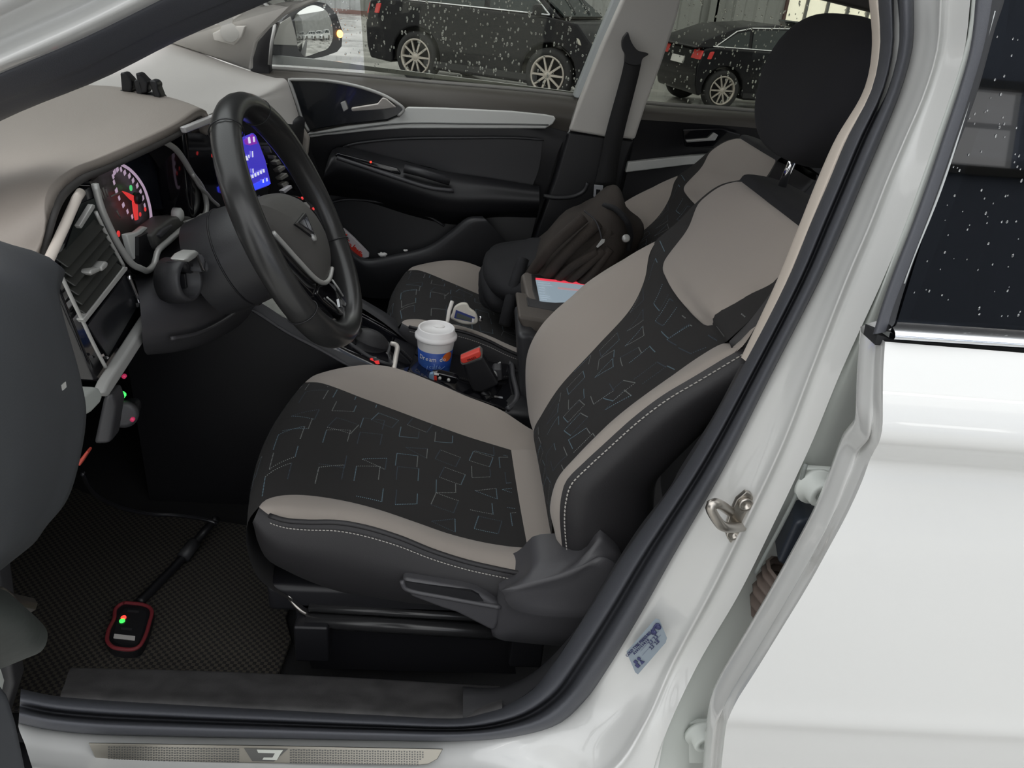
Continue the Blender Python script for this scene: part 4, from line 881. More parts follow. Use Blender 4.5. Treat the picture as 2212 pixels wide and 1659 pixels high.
    # dotted stitching: trapezoids and zigzags scattered over both inserts
    def pattern(nm, G, u0, u1, v0, v1, su, sv, seed, mask=None):
        rnd = random.Random(seed); R_, C_ = G.shape[:2]
        def S(u, v):
            a = min(max(v,0),1)*(R_-1); b = min(max(u,0),1)*(C_-1); i = min(int(a),R_-2); j = min(int(b),C_-2); a -= i; b -= j
            p = (G[i,j]*(1-a)*(1-b)+G[i+1,j]*a*(1-b)+G[i,j+1]*(1-a)*b+G[i+1,j+1]*a*b)
            n = np.cross(G[i,j+1]-G[i,j], G[i+1,j]-G[i,j]); n = n/max(1e-9,np.linalg.norm(n))
            if n[2]-n[0]*.8 < 0: n = -n
            return p, n
        Q = {0:[],1:[],2:[]}
        shapes = [[(0,0),(.9,0),(1.1,1.0),(.2,1.0),(0,0)], [(0,1),(0,0),(.8,.55),(.8,1.3)], [(0,0),(0,1.0),(.85,1.5),(.85,.5)], [(0,.2),(.9,0),(.9,.9),(0,.2)], [(0,0),(.9,.1),(.9,1.0)]]
        u = u0; col = 0
        while u < u1:
            v = v0+(col%2)*sv*.55
            while v < v1:
                sh_ = shapes[rnd.randrange(len(shapes))]; ou, ov = u+rnd.uniform(-.15,.15)*su, v+rnd.uniform(-.2,.2)*sv
                for (a0,b0),(a1,b1) in zip(sh_[:-1],sh_[1:]):
                    c = rnd.choice((0,0,1,1,2,2))
                    n = 13
                    for k in range(n):
                        t0, t1 = k/n, (k+.45)/n
                        uu = ou+su*.66*(a0+(a1-a0)*t0); vv = ov+sv*.78*(b0+(b1-b0)*t0); uu1 = ou+su*.66*(a0+(a1-a0)*t1); vv1 = ov+sv*.78*(b0+(b1-b0)*t1)
                        if not (u0-.02 < uu < u1 and u0-.02 < uu1 < u1 and v0 < vv < v1 and v0 < vv1 < v1): continue
                        p, nn = S(uu,vv); q, _ = S(uu1,vv1)
                        if mask and (mask(p) or mask(q)): continue
                        d = q-p
                        w = np.cross(nn, unit(d))*.00075 if np.linalg.norm(d) > 1e-6 else V(0,0,0)
                        Q[c].append([p-w+nn*.0009, q-w+nn*.0009, q+w+nn*.0009, p+w+nn*.0009])
                v += sv
            u += su; col += 1
        for c, m_ in ((0,M['stitch2']),(1,M['teal']),(2,M['teal2'])):
            if Q[c]: strips('dotted_stitching', Q[c], m_, nm)
    pattern(insert, GI, .13, .985, .02, .98, .105, .150, 5)
    sp_ = G.reshape(-1,3)
    pv = [Vector(p) for p in sp_]; C_ = G.shape[1]
    pb2 = BVHTree.FromPolygons(pv, [(i*C_+j, i*C_+j+1, (i+1)*C_+j+1, (i+1)*C_+j) for i in range(G.shape[0]-1) for j in range(C_-1)])
    pattern(back, GB, .10, .90, .03, .97, .105, .145, 8, mask=lambda p: pb2.find_nearest(Vector(p), .012)[0] is not None)
    # head restraint
    hc = bk([V(.464+hdrop,CY+.012,1.205-hdrop*.35)])[0]
    ang = .20+rec
    RM = Matrix.Rotation(ang, 3, 'Y')
    def sup(p):
        e = .58
        q = np.sign(p)*np.abs(p)**e
        q = q/np.linalg.norm(p)**0
        q[1] *= 1-.34*max(0,-q[2])**1.5-.06*max(0,q[2])**2
        q[0] *= 1-.35*max(0,q[2])**2-.15*max(0,-q[2])
        q[0] += .06*q[1]**2*(-1)
        return q
    ellipsoid('head_restraint', hc, (.052,.142,.094), M['hrest'], s, rot=RM, n=20, fn=sup)
    for dy in (-.075,.075):
        a_ = bk([V(.468,CY+dy,1.050)])[0]; b_ = bk([V(.482,CY+dy,1.13)])[0]
        po = tube('post', [a_,b_], .0062, M['chrome'], s, n=12)
        lathe('post_guide', a_, b_-a_, [(.024,-.004),(.024,.006),(.018,.010),(.008,.010)], M['plas_dk'], po, n=20)
    # ---------------- hard parts of the base
    rc_ = [(1077,1262),(1127,1239),(1157,1209),(1200,1203),(1236,1201),(1262,1192),(1285,1160),(1296,1148),(1312,1162),(1340,1195),(1350,1260),(1320,1330),(1270,1392),(1190,1391),(1100,1382),(1068,1377),(1062,1369)]
    top_ = sh(profile_pts(rc_, [.815]*len(rc_))); 
    ri = [(1084,1275),(1135,1262),(1239,1232),(1301,1203),(1345,1240),(1322,1320),(1195,1331),(1106,1313)]
    inn = sh(profile_pts(ri, [.782]*len(ri)))
    # cover: outline loft from the seat side to a raised inner face
    oc = cr(np.vstack([top_,top_[:1]]),60); ic = cr(np.vstack([inn,inn[:1]]),60)
    c0_ = np.mean(ic,axis=0)
    order = np.argmin(np.linalg.norm(ic-oc[0],axis=1)); ic = np.roll(ic[:-1],-order,axis=0); ic = np.vstack([ic,ic[:1]])
    cov = loft('recliner_cover', [oc+V(0,.05,0), oc, oc*.9+ic*.1+V(0,-.008,0), ic*.9+oc*.1, ic, ic*.4+c0_*.6+V(0,.004,0), np.repeat([c0_+V(0,.004,0)],60,0)], M['plas_md'], s, nu=60, nv=2, cross='lin')
    cov.data.polygons.foreach_set('use_smooth',[True]*len(cov.data.polygons))
    lv = [(867,1252),(880,1252),(930,1260),(1000,1272),(1030,1280),(1055,1293),(1082,1311),(1078,1345),(1070,1364),(1058,1362),(1011,1338),(985,1325),(955,1316),(889,1291),(874,1272)]
    lever = slab('height_lever', sh(profile_pts(lv, [.80]*len(lv))), (0,.04,0), M['plas_md'], s, bevel=.006, seg=3, smooth=True)
    pk_ = [(876,1257),(935,1266),(1018,1278),(1034,1286),(1044,1299),(1000,1294),(935,1283),(889,1274),(879,1268)]
    slab('lever_recess', sh(profile_pts(pk_, [.7985]*len(pk_))), (0,.004,0), M['plas_dk'], lever)
    tube('lever_rim', sh(profile_pts([(868,1254),(875,1270),(892,1277),(960,1290),(1030,1303),(1081,1312)], [.799]*6)), .0035, M['plas_md'], lever, smooth_path=30)
    # runners and cross rod under the cushion
    for yy, dy in ((.855,0),(1.275,0)):
        tube('runner', [at(663,1334,.86)+off+V(0,yy-.86,0), at(663,1334,.86)+off+V(.36,yy-.86,-.015)], .012, mat('black painted steel', (.02,.02,.021), .25), s, n=8)
        tube('upper_runner', [at(668,1316,.865)+off+V(0,yy-.855,.004), at(668,1316,.865)+off+V(.34,yy-.855,-.008)], .007, bpy.data.materials['black painted steel'], s, n=8)
        for x_ in (0.01,.33): box('runner_foot', at(663,1334,.86)+off+V(x_,yy-.86,-.03), (.05,.04,.07), M['plas_dk'], s, bevel=.004)
    tube('release_bar', [at(620,1278,.87)+off, at(630,1297,.865)+off, at(648,1317,.86)+off, at(663,1326,.86)+off], .0035, M['steel'], s, smooth_path=16)
    for (x_, y_) in ((712,1302),(765,1298)): lathe('runner_bolt', at(x_,y_,.88)+off, (0,-1,.1), [(.012,-.01),(.012,.006),(.006,.010)], M['steel'], s, n=14)
    box('seat_pan', V(-.08,CY,.47)+off, (.36,.40,.05), M['plas_dk'], s, bevel=.01)
    for dy in (-.2,.2):
        slab('pan_support', [V(-.22,CY+dy,.46)+off,V(.10,CY+dy,.46)+off,V(.12,CY+dy,.33)+off,V(-.20,CY+dy,.33)+off], (0,.012,0), M['plas_dk'], s)
    return s
M['stitch2'] = mat('light dotted stitching', (.34,.36,.35), .8)
build_seat('car_seat', 'driver seat nearest the open doorway, grey and black patterned fabric, empty', (0,0,0), 0.0)
build_seat('car_seat', 'passenger seat beyond the cup, grey and black fabric, under the dark bag', (.130,.715,-.028), .125, .05, (.036,0,.020))
# ================================================================ DASHBOARD
db = thing('dashboard', 'dashboard with glare-greyed top, hooded dials, slatted side vent and lit centre screen', 'dashboard', (-.5,1.4,.3))
def X_(l, X): return [atx(x,y,X) for x,y in l]
def Yr(px, py, Y): return at(px, py, Y)
# instrument hood
rows = [
 [(-140,610,.735),(0,585,.735),(50,560,.735),(84,556,.738)],
 [(-140,505,.742),(0,500,.745),(70,474,.75),(115,446,.762)],
 [(-140,425,.81),(0,420,.82),(100,394,.83),(158,392,.835)],
 [(-140,350,.93),(0,352,.94),(150,346,.95),(230,358,.95)],
 [(-140,268,1.06),(0,264,1.07),(145,261,1.08),(250,268,1.09),(320,276,1.09),(372,291,1.09)],
 [(-140,212,1.20),(0,207,1.21),(120,203,1.215),(253,206,1.215),(340,222,1.21),(400,239,1.205),(433,253,1.20)],
]
cv = [[at(*p) for p in r] for r in rows]
last = [p+V(0,.02,-.03) for p in cv[-1]]
hood = loft('instrument_hood', cv+[last], M['dash2'], db, nu=50, nv=6, solid=.012, soff=1)
lip = [c[-1] for c in cv]
tube('hood_lip', [p+V(.000,.003,-.003) for p in lip], .0042, mat('dark hood lip', (.05,.047,.045), .6), db, smooth_path=60, n=10)
# top pad over to the far side, with the curved passenger face
pad = [
 [at(-200,180,1.215), at(60,158,1.45), at(200,128,1.70), at(300,72,2.04)],
 [at(-60,190,1.215), at(150,168,1.45), at(265,142,1.70), at(381,94,2.04)],
 [at(160,199,1.215), at(330,184,1.45), at(420,163,1.70), at(500,140,2.04)],
 [at(340,220,1.215), at(440,210,1.45), at(505,190,1.68), at(585,166,2.04)],
 [at(436,249,1.215), at(500,222,1.45), at(556,203,1.66), at(616,171,2.04)],
 [at(437,251,1.215), at(510,224,1.48), at(566,213,1.66), at(628,196,2.04)],
 [at(439,254,1.215), at(522,229,1.50), at(578,230,1.67), at(641,236,2.04)],
 [at(441,257,1.215), at(534,233,1.52), at(597,262,1.69), at(651,270,2.04)],
]
loft('dash_top', pad, M['dash'], db, nu=40, nv=6)
# soft ridge across the pad
loft('pad_ridge', [[at(430,150,1.85),at(480,163,1.80),at(540,168,1.90),at(600,166,2.03)],[at(420,158,1.84),at(480,175,1.78),at(545,182,1.86),at(608,170,2.03)]], M['dash'], db, nu=20) if False else None
slab('end_cap', [at(x,y,2.03) for x,y in [(641,262),(655,282),(666,300),(663,332),(657,352),(640,332),(622,300),(618,280)]], (0,.03,0), mat('beige end cap', (.36,.33,.29), .6), db, bevel=.008, seg=3, smooth=True)
slab('passenger_panel', [V(-.41,1.62,.99),V(-.41,2.04,.96),V(-.46,2.04,.62),V(-.46,1.62,.62)], (-.06,0,0), M['plas_dk'], db, bevel=.012, seg=3)
slab('dash_core', [V(-.52,.765,.80),V(-.52,2.08,.80),V(-.50,2.08,1.0),V(-.50,.765,1.0)], (-.35,0,0), M['plas_dk'], db, bevel=.02)
# ---- instrument cluster
XF = -.455
clus = slab('gauge_panel', X_([(190,385),(240,350),(347,290),(400,330),(452,430),(452,480),(400,520),(350,570),(325,610),(285,590),(240,510)], XF-.012), (-.02,0,0), mat('dark gauge panel', (.03,.03,.032), .25), db)
def G_(px, py, e=0.0): return atx(px, py, XF+e)
gf = mat('gauge face greyed with reflection', (.11,.103,.095), .35)  # grey of the reflection is painted into the dial face
slab('gauge_face', [G_(x,y,-.006) for x,y in [(200,392),(222,372),(262,352),(300,395),(322,440),(328,480),(318,496),(300,540),(292,566),(270,545),(240,480)]], (-.004,0,0), gf, clus)
slab('display_face', [G_(x,y,-.004) for x,y in [(268,350),(345,308),(365,335),(400,400),(402,440),(380,452),(335,452),(328,440),(305,385)]], (-.004,0,0), mat('navy display face', (.012,.016,.024), .2), clus)
pk_ = mat('lit lilac scale', (.4,.3,.4), .5, emit=(.62,.46,.62), estr=.30)
ring_px = [(262,355),(280,366),(298,385),(312,408),(320,432),(325,455),(326,472),(321,482)]
tube('scale_ring', [G_(x,y,.002) for x,y in ring_px], .0020, pk_, clus, smooth_path=50, n=6)
ticks = [(245,381,0),(247,394,0),(252,412,1),(258,428,0),(267,443,1),(276,457,0),(286,468,0),(248,372,1),(254,366,1),(262,366,0),(270,373,1),(280,380,1),(288,390,1),(297,401,1),(304,414,1),(309,428,1),(313,444,0)]
for x, y, b in ticks:
    u = V(0,.0022,.0006)*(1.5 if b else 1); w = V(0,.0013,-.0050)
    slab('scale_mark', [G_(x,y,.001)-u-w*.55, G_(x,y,.001)+u-w*.55, G_(x,y,.001)+u+w*.55, G_(x,y,.001)-u+w*.55], (-.0006,0,0), pk_, clus)
redm = mat('lit red needle', (.6,.03,.03), .4, emit=(1,.06,.06), estr=.32)
grn = mat('lit green lamp', (.05,.5,.15), .4, emit=(.1,.8,.25), estr=.35)
slab('needle', [G_(x,y,.006) for x,y in [(266,413),(276,416),(292,424),(297,432),(293,438),(282,430)]], (-.002,0,0), redm, clus)
slab('needle', [G_(x,y,.006) for x,y in [(288,436),(295,432),(298,446),(299,474),(294,476),(290,455)]], (-.002,0,0), redm, clus)
for x, y, m_, r in ((302,463,redm,.003),(313,452,redm,.003),(255,505,redm,.0042),(282,406,grn,.004)): lathe('warning_lamp', G_(x,y,.001), (1,0,0), [(r,0),(r,.001)], m_, clus, n=14)
lathe('needle_hub', G_(291,428,.004), (1,0,0), [(.008,0),(.008,.006),(.006,.008)], M['plas_dk'], clus, n=18)
for l in ([(216,408),(226,432)],[(222,405),(230,428)],[(228,408),(234,424)],[(240,424),(262,414)],[(252,455),(260,470)],[(236,480),(242,486)]):
    a, b = G_(*l[0],.001), G_(*l[1],.001); tube('faint_marking', [a,b], .0011, mat('faint print', (.22,.21,.19), .5), clus, n=5)
# silver surround of the cluster
so = [(345,302),(358,308),(380,323),(398,347),(416,377),(432,398),(441,416),(446,440),(445,457),(434,474),(415,484),(394,495),(365,520),(341,543),(337,556),(334,570),(318,585),(305,580),(286,571),(268,548),(253,524),(236,490),(218,448),(205,398)]
tube('cluster_surround', X_(so,-.408), .0042, M['satin'], db, smooth_path=110, n=8)
sk = cr(X_(so,-.408),80); sk2 = cr([p for p in X_(so,-.452)],80)
loft('cluster_wall', [sk, sk2*.3+sk*.7, [a+V(-.044,0,0) for a in sk]], M['plas_dk'], db, nu=80)
for l in ([(274,506),(297,501),(313,489),(322,492),(298,514),(300,551),(291,562),(284,545)],): slab('silver_bracket', X_(l,-.43), (-.008,0,0), M['grey_trim'], db, bevel=.002)
slab('trip_pod', X_([(328,508),(340,494),(372,470),(398,466),(428,470),(424,480),(394,494),(365,519),(341,541),(336,530)],-.418), (-.03,0,0), mat('grey pod', (.10,.098,.092), .5), db, bevel=.004)
slab('trip_button', X_([(342,508),(352,494),(372,484),(376,490),(350,517)],-.415), (-.01,0,0), M['plas_md'], db, bevel=.003)
slab('pod_gap', X_([(300,512),(326,500),(328,508),(336,545),(318,578),(302,570),(300,552)],-.425), (-.012,0,0), M['plas_dk'], db)
lathe('reset_button', atx(381,464,-.425), (1,0,0), [(.0105,-.004),(.0105,.006),(.007,.009)], M['grey_trim'], db, n=18)
slab('chrome_corner', X_([(403,478),(430,470),(441,461),(445,468),(432,484),(410,490)],-.40), (-.006,0,0), M['satin'], db, bevel=.001)
tube('bezel_line', X_([(416,376),(430,402),(447,418),(458,432),(472,444)],-.404), .0028, M['satin'], db, smooth_path=20, n=6)
# ---- centre stack: gloss panel, chrome strip, screen, vent slats
cs_ = slab('centre_panel', [V(-.405,1.16,1.078),V(-.405,1.66,1.035),V(-.42,1.68,.88),V(-.43,1.60,.74),V(-.43,1.20,.74),V(-.415,1.18,.95)], (-.05,0,0), M['gloss'], db, bevel=.008, seg=3)
slab('chrome_strip', X_([(399,275),(460,250),(520,233),(556,224),(574,231),(572,238),(540,244),(460,266),(404,288)],-.386), (-.008,0,0), mat('centre strip whitened with reflection', (.90,.88,.88), .3, .2), db, bevel=.002)  # white sky reflection is put into the strip colour
bl_ = mat('blue lit screen', (.03,.03,.3), .2, emit=(.06,.045,.55), estr=.45)
bl2 = mat('bright blue screen band', (.03,.05,.5), .2, emit=(.04,.07,.95), estr=.6)
scr = slab('screen', X_([(506,306),(521,300),(548,288),(553,293),(573,345),(585,396),(580,401),(545,414),(522,424)],-.396), (-.004,0,0), bl_, cs_)
slab('screen_band', X_([(520,412),(541,402),(578,384),(585,397),(545,413),(524,423)],-.3945), (-.001,0,0), bl2, scr)
slab('screen_tile', X_([(528,303),(546,290),(552,297),(556,310),(541,314),(531,312)],-.3945), (-.001,0,0), mat('purple tile', (.2,.02,.2), .3, emit=(.22,.03,.40), estr=.5), scr)
wl = mat('lit white print', (.6,.6,.7), .4, emit=(.75,.78,.95), estr=.45)
for x, y, w, h in ((539,303,3,7),(549,301,2,6),(532,342,5,5),(538,338,1.5,4),(546,333,1.5,7),(547,369,1.5,5),(541,384,2.5,4),(546,381,2.5,4),(552,378,2.5,4),(558,375,2.5,4),(564,372,2.5,4),(570,369,2.5,4),(569,391,1.5,4),(577,388,1.5,4)):
    slab('screen_text', X_([(x-w,y-h+.9),(x+w*.4,y-h),(x+w,y+h-.9),(x-w*.4,y+h)],-.3938), (-.0005,0,0), wl, scr)
for x, y in ((458,336),(444,340)): pass
lathe('hazard_light', atx(458,336,-.398), (1,0,0), [(.003,0),(.003,.001)], redm, cs_, n=10)
slats = [[(580,316),(584,320),(588,330),(584,328)],[(590,336),(597,337),(597,343),(592,343)],[(596,350),(604,345),(609,354),(600,357)],[(601,366),(616,358),(617,365),(606,373)],[(606,384),(620,374),(624,381),(610,389)],[(610,398),(627,388),(630,395),(614,404)]]
for l in slats: slab('vent_slat', X_(l,-.392), (-.012,0,0), mat('grey vent slat', (.28,.27,.25), .4, .2), cs_, bevel=.001)
slab('vent_knob', X_([(612,412),(630,400),(632,406),(616,418)],-.385), (-.01,0,0), mat('pale knob face', (.72,.70,.74), .3), cs_, bevel=.001)
slab('vent_knob_body', X_([(630,400),(622,392),(628,388),(636,396),(638,412),(632,410)],-.39), (-.02,0,0), M['gloss'], cs_)
# ---- near side vent with chrome frame
vp = X_([(100,562),(177,408),(206,401),(255,525),(300,640),(309,668),(236,800),(217,826),(205,820)],-.412)
vent = slab('side_vent', vp, (-.05,0,0), M['gloss'], db, bevel=.004)
tube('chrome_cap', X_([(175,415),(166,428),(138,492),(103,567),(100,572)],-.395), .0048, mat('chrome edge creamed with reflection', (.88,.80,.72), .32, .25), vent, n=12)  # cream sky reflection is painted onto this edge
slab('vent_well', X_([(176,440),(205,428),(262,568),(180,688),(128,582)],-.4105), (-.001,0,0), mat('vent well', (.012,.016,.015), .5), vent)
for i in range(6):
    t = i/5.0
    a = np.array((137,566))*(1-t)+np.array((176,668))*t; b = np.array((216,478))*(1-t)+np.array((256,566))*t
    pa, pb = atx(*a,-.405), atx(*b,-.405)
    d = unit(pb-pa); up_ = unit(np.cross(d,(1,0,0)))
    slab('vent_slat', [pa-up_*.0065+V(-.010,0,0), pb-up_*.0065+V(-.010,0,0), pb+up_*.0065+V(.004,0,0), pa+up_*.0065+V(.004,0,0)], (-.003,0,0), mat('dark slat', (.026,.027,.024), .4), vent, bevel=.001)
slab('slat_tab', X_([(195,590),(199,582),(216,577),(218,586),(200,595)],-.395), (-.012,0,0), M['satin'], vent, bevel=.002)
slab('slat_tab', X_([(219,577),(229,564),(235,567),(233,577),(222,587)],-.395), (-.012,0,0), M['satin'], vent, bevel=.002)
slab('chrome_bar', X_([(180,690),(269,576),(276,577),(276,583),(186,697)],-.400), (-.008,0,0), M['satin'], vent, bevel=.001)
slab('chrome_bar', X_([(172,488),(201,441),(206,443),(206,449),(177,494)],-.402), (-.006,0,0), M['satin'], vent, bevel=.001)
tube('edge_line', X_([(127,584),(160,655),(178,692),(203,745),(228,793)],-.404), .0022, M['satin'], vent, smooth_path=20, n=6)
tube('edge_line', X_([(207,458),(232,510),(267,574)],-.404), .0022, M['satin'], vent, smooth_path=12, n=6)
tube('edge_line', X_([(278,596),(292,630),(303,657)],-.404), .0026, M['chrome'], vent, smooth_path=12, n=6)
slab('lower_cubby', X_([(190,703),(272,594),(300,656),(234,770)],-.4085), (-.002,0,0), mat('smoked cubby lid', (.02,.021,.024), .25), vent)
for q in ([(300,655),(306,653),(307,662),(302,664)],[(218,766),(224,764),(226,769),(220,771)],[(230,769),(236,772),(233,776)]): slab('chrome_clip', X_(q,-.402), (-.004,0,0), M['chrome'], vent)
slab('lower_rail', X_([(225,780),(236,775),(310,670),(318,690),(250,805),(232,800)],-.415), (-.02,0,0), M['plas_dk'], vent)
# ---- pale trim blade below the vent
slab('trim_blade', X_([(236,822),(352,640),(362,631),(369,634),(370,648),(262,818),(236,858),(224,850)],-.392), (-.014,0,0), mat('grey trim blade', (.30,.30,.29), .5), db, bevel=.004, seg=3, smooth=True)
slab('trim_blade_end', [atx(x,y,-.388)+V(0,-.01,0) for x,y in [(178,853),(214,827),(224,829),(232,845),(226,862),(209,880),(190,891),(179,888),(172,866)]], (-.02,0,0), mat('pale grey blade end', (.34,.36,.34), .5), db, bevel=.004, seg=3, smooth=True)
# ---- lower dash and knee panel
def XX(l): return [atx(x,y,X) for x,y,X in l]
kn = [
 XX([(290,600,-.43),(345,552,-.43),(395,503,-.43),(470,466,-.43),(560,420,-.42)]),
 XX([(300,640,-.405),(352,590,-.405),(410,540,-.40),(490,500,-.39),(580,460,-.39)]),
 XX([(305,690,-.385),(360,650,-.380),(430,610,-.37),(510,580,-.37),(600,540,-.37)]),
 XX([(308,735,-.385),(370,715,-.375),(440,685,-.365),(515,640,-.365),(620,590,-.37)]),
 XX([(312,758,-.40),(375,750,-.39),(440,732,-.38),(500,703,-.38),(560,660,-.38)]),
 XX([(318,766,-.44),(378,760,-.44),(445,742,-.44),(506,712,-.44),(570,670,-.44)]),
 XX([(318,766,-.60),(378,760,-.60),(445,742,-.60),(506,712,-.60),(570,670,-.60)]),
]
loft('knee_panel', kn, M['plas_md'], db, nu=40, nv=5)
tube('knee_crease', XX([(370,731,-.372),(420,722,-.366),(470,700,-.362),(505,678,-.362)]), .003, M['plas_md'], db, smooth_path=20, n=6)
# ignition knob
kc = atx(408,606,-.352); ka = unit(V(1,-.25,.15))
kb = lathe('ignition_barrel', kc, ka, [(.030,-.03),(.028,.0),(.024,.004),(.021,.001),(.019,-.012),(.0,-.012)], M['plas'], db, n=32)
box('key_slot', kc+ka*-.008, (.008,.006,.020), M['plas_dk'], kb, bevel=.001)
slab('chrome_tab', X_([(400,562),(412,548),(426,541),(433,547),(424,558),(412,566)],-.332), (-.02,0,0), M['satin'], kb, bevel=.003)
slab('chrome_tab', X_([(426,549),(436,546),(447,562),(453,580),(448,590),(440,585)],-.334), (-.02,0,0), M['chrome'], kb, bevel=.003)
slab('stalk_end', X_([(402,566),(432,562),(440,588),(428,592),(408,590)],-.350), (-.03,0,0), M['plas_dk'], kb, bevel=.006)
# odd ends under the dash
slab('side_bracket', [at(x,y,.80) for x,y in [(222,858),(240,850),(250,880),(238,960),(200,962)]], (0,.03,0), M['plas'], db, bevel=.01, seg=3)
slab('bonnet_release', [at(x,y,.80) for x,y in [(186,975),(191,978),(172,1008),(164,1003)]], (0,.012,0), mat('dark red handle', (.42,.06,.04), .5), db, bevel=.003)
pod = slab('diagnostic_socket', [at(x,y,.90) for x,y in [(252,880),(285,878),(292,900),(282,915),(258,912)]], (0,.03,0), M['plas_dk'], db, bevel=.008)
lathe('socket_ring', at(268,893,.895), (.3,-1,.2), [(.018,-.004),(.018,.006),(.012,.008)], M['plas'], pod, n=20)
lathe('green_light', at(265,852,.90), (0,-1,0), [(.0045,-.001),(.0045,.003)], mat('green lamp', (.05,.5,.1), .4, emit=(.05,.75,.12), estr=.8), pod, n=10)
lathe('red_light', at(269,812,.90), (0,-1,0), [(.0028,-.001),(.0028,.003)], mat('dim red lamp', (.4,.03,.08), .4, emit=(.6,.03,.12), estr=.25), pod, n=10)
lathe('red_light', at(287,905,.88), (0,-1,0), [(.0028,-.001),(.0028,.003)], bpy.data.materials['dim red lamp'], pod, n=10)

# ================================================================ STEERING WHEEL
sw = thing('steering_wheel', 'black leather steering wheel with silver emblem in front of the dials', 'steering wheel', (-.2365,1.07,.9758))
WC = V(-.2365,1.07,.9758); wt, wy = .4367, .0183
WNV = V(math.cos(wt)*math.cos(wy), math.cos(wt)*math.sin(wy), math.sin(wt))
e1 = unit(np.cross((0,0,1), WNV)); e2 = np.cross(WNV, e1)
Rw = .1665
P = np.array([WC+Rw*(math.cos(a)*e1+math.sin(a)*e2) for a in np.linspace(0,2*math.pi,96,endpoint=False)])
v = []; f = []; k = 14
for i, a in enumerate(np.linspace(0,2*math.pi,96,endpoint=False)):
    d = math.cos(a)*e1+math.sin(a)*e2
    # flatter grip, thicker at ten and two
    g = 1+.10*max(0,math.cos(2*(a-.9)))**2
    for j in range(k):
        q = 2*math.pi*j/k; v.append(P[i]+d*.0165*g*math.cos(q)+WNV*.0195*g*math.sin(q))
for i in range(96):
    for j in range(k): f.append((i*k+j, i*k+(j+1)%k, ((i+1)%96)*k+(j+1)%k, ((i+1)%96)*k+j))
mk('rim', v, f, mat('black steering leather', (.028,.028,.028), .28, bump=.05, scale=700), sw)
for a in (math.radians(118), math.radians(62), math.radians(-28), math.radians(208)):
    d = math.cos(a)*e1+math.sin(a)*e2; c = WC+Rw*d; tg = np.cross(WNV,d)
    tube('rim_seam', [c+d*.0182*math.cos(q)+WNV*.0212*math.sin(q) for q in np.linspace(0,2*math.pi,24,endpoint=False)], .0009, M['plas_dk'], sw, n=5, closed=True)
def WP(px, py, e): return atp(px, py, WC+WNV*e, WNV)
hubo = [(556,440),(566,424),(590,417),(618,418),(650,433),(682,468),(703,507),(714,550),(714,588),(707,606),(697,612),(680,602),(640,558),(597,509),(573,477)]
ho_ = cr(np.array([WP(x,y,.0) for x,y in hubo]+[WP(*hubo[0],.0)]),70)
hc_ = np.mean(ho_[:-1],axis=0)
hubm = mat('matt grey airbag cover', (.092,.089,.085), .5, bump=.08, scale=800)
hub = loft('airbag_cover', [ho_-WNV*.025, ho_-WNV*.004, ho_*.97+hc_*.03+WNV*.0, ho_*.85+hc_*.15+WNV*.006, ho_*.5+hc_*.5+WNV*.012, ho_*.05+hc_*.95+WNV*.014], hubm, sw, nu=70, nv=3)
# emblem: an open triangle of bright bars
def HP(px, py): return WP(px, py, .017)
em = sweep('emblem', [HP(642,482), HP(659,465), HP(676,506)], rect(.006,.004), M['chrome'], sw, closed=True, up=WNV, smooth=False)
slab('emblem_base', [WP(x,y,.0145) for x,y in [(637,484),(656,460),(664,466),(681,508),(672,512)]], -WNV*.003, M['plas_dk'], em)
lathe('emblem_foot', WP(677,512,.015), WNV, [(.006,-.003),(.006,.002),(.004,.003)], M['satin'], em, n=14)
# bright curved trim around the lower spoke and gloss spokes
tube('spoke_trim', [WP(590,503,.002),WP(612,527,.003),WP(648,567,.004),(WP(684,604,.004)),WP(700,611,.004),WP(711,603,.004),WP(717,580,.003)], .0035, M['satin'], sw, smooth_path=50, n=8)
slab('near_spoke', [WP(x,y,-.004) for x,y in [(582,500),(604,528),(650,578),(690,612),(680,640),(640,600),(596,556),(570,520)]], -WNV*.022, M['gloss'], sw, bevel=.004)
ls = slab('lower_spoke', [WP(x,y,.000) for x,y in [(690,608),(708,606),(722,622),(742,644),(756,664),(757,676),(748,684),(736,680),(700,652),(684,632)]], -WNV*.024, M['gloss'], sw, bevel=.004)
slab('spoke_badge', [WP(x,y,.002) for x,y in [(732,645),(740,648),(748,655),(746,662),(738,657),(740,664),(735,662)]], -WNV*.002, M['chrome'], ls)
tube('spoke_line', [WP(717,604,.002),WP(730,622,.002),WP(741,640,.002)], .0016, M['satin'], ls, n=6)
tube('spoke_line', [WP(706,642,.002),WP(722,656,.002),WP(738,676,.002)], .0014, M['satin'], ls, n=6)
fs = slab('far_spoke', [WP(x,y,-.004) for x,y in [(634,420),(652,422),(676,440),(700,470),(712,498),(704,500),(684,466),(660,436)]], -WNV*.02, M['gloss'], sw, bevel=.004)
slab('spoke_button', [WP(x,y,.001) for x,y in [(655,437),(662,436),(671,446),(669,454),(662,450)]], -WNV*.004, mat('grey wheel button', (.25,.24,.23), .5), fs, bevel=.001)
for x, y in ((653,428),(677,451)): lathe('button_light', WP(x,y,-.002), WNV, [(.0022,-.001),(.0022,.001)], redm, fs, n=8)
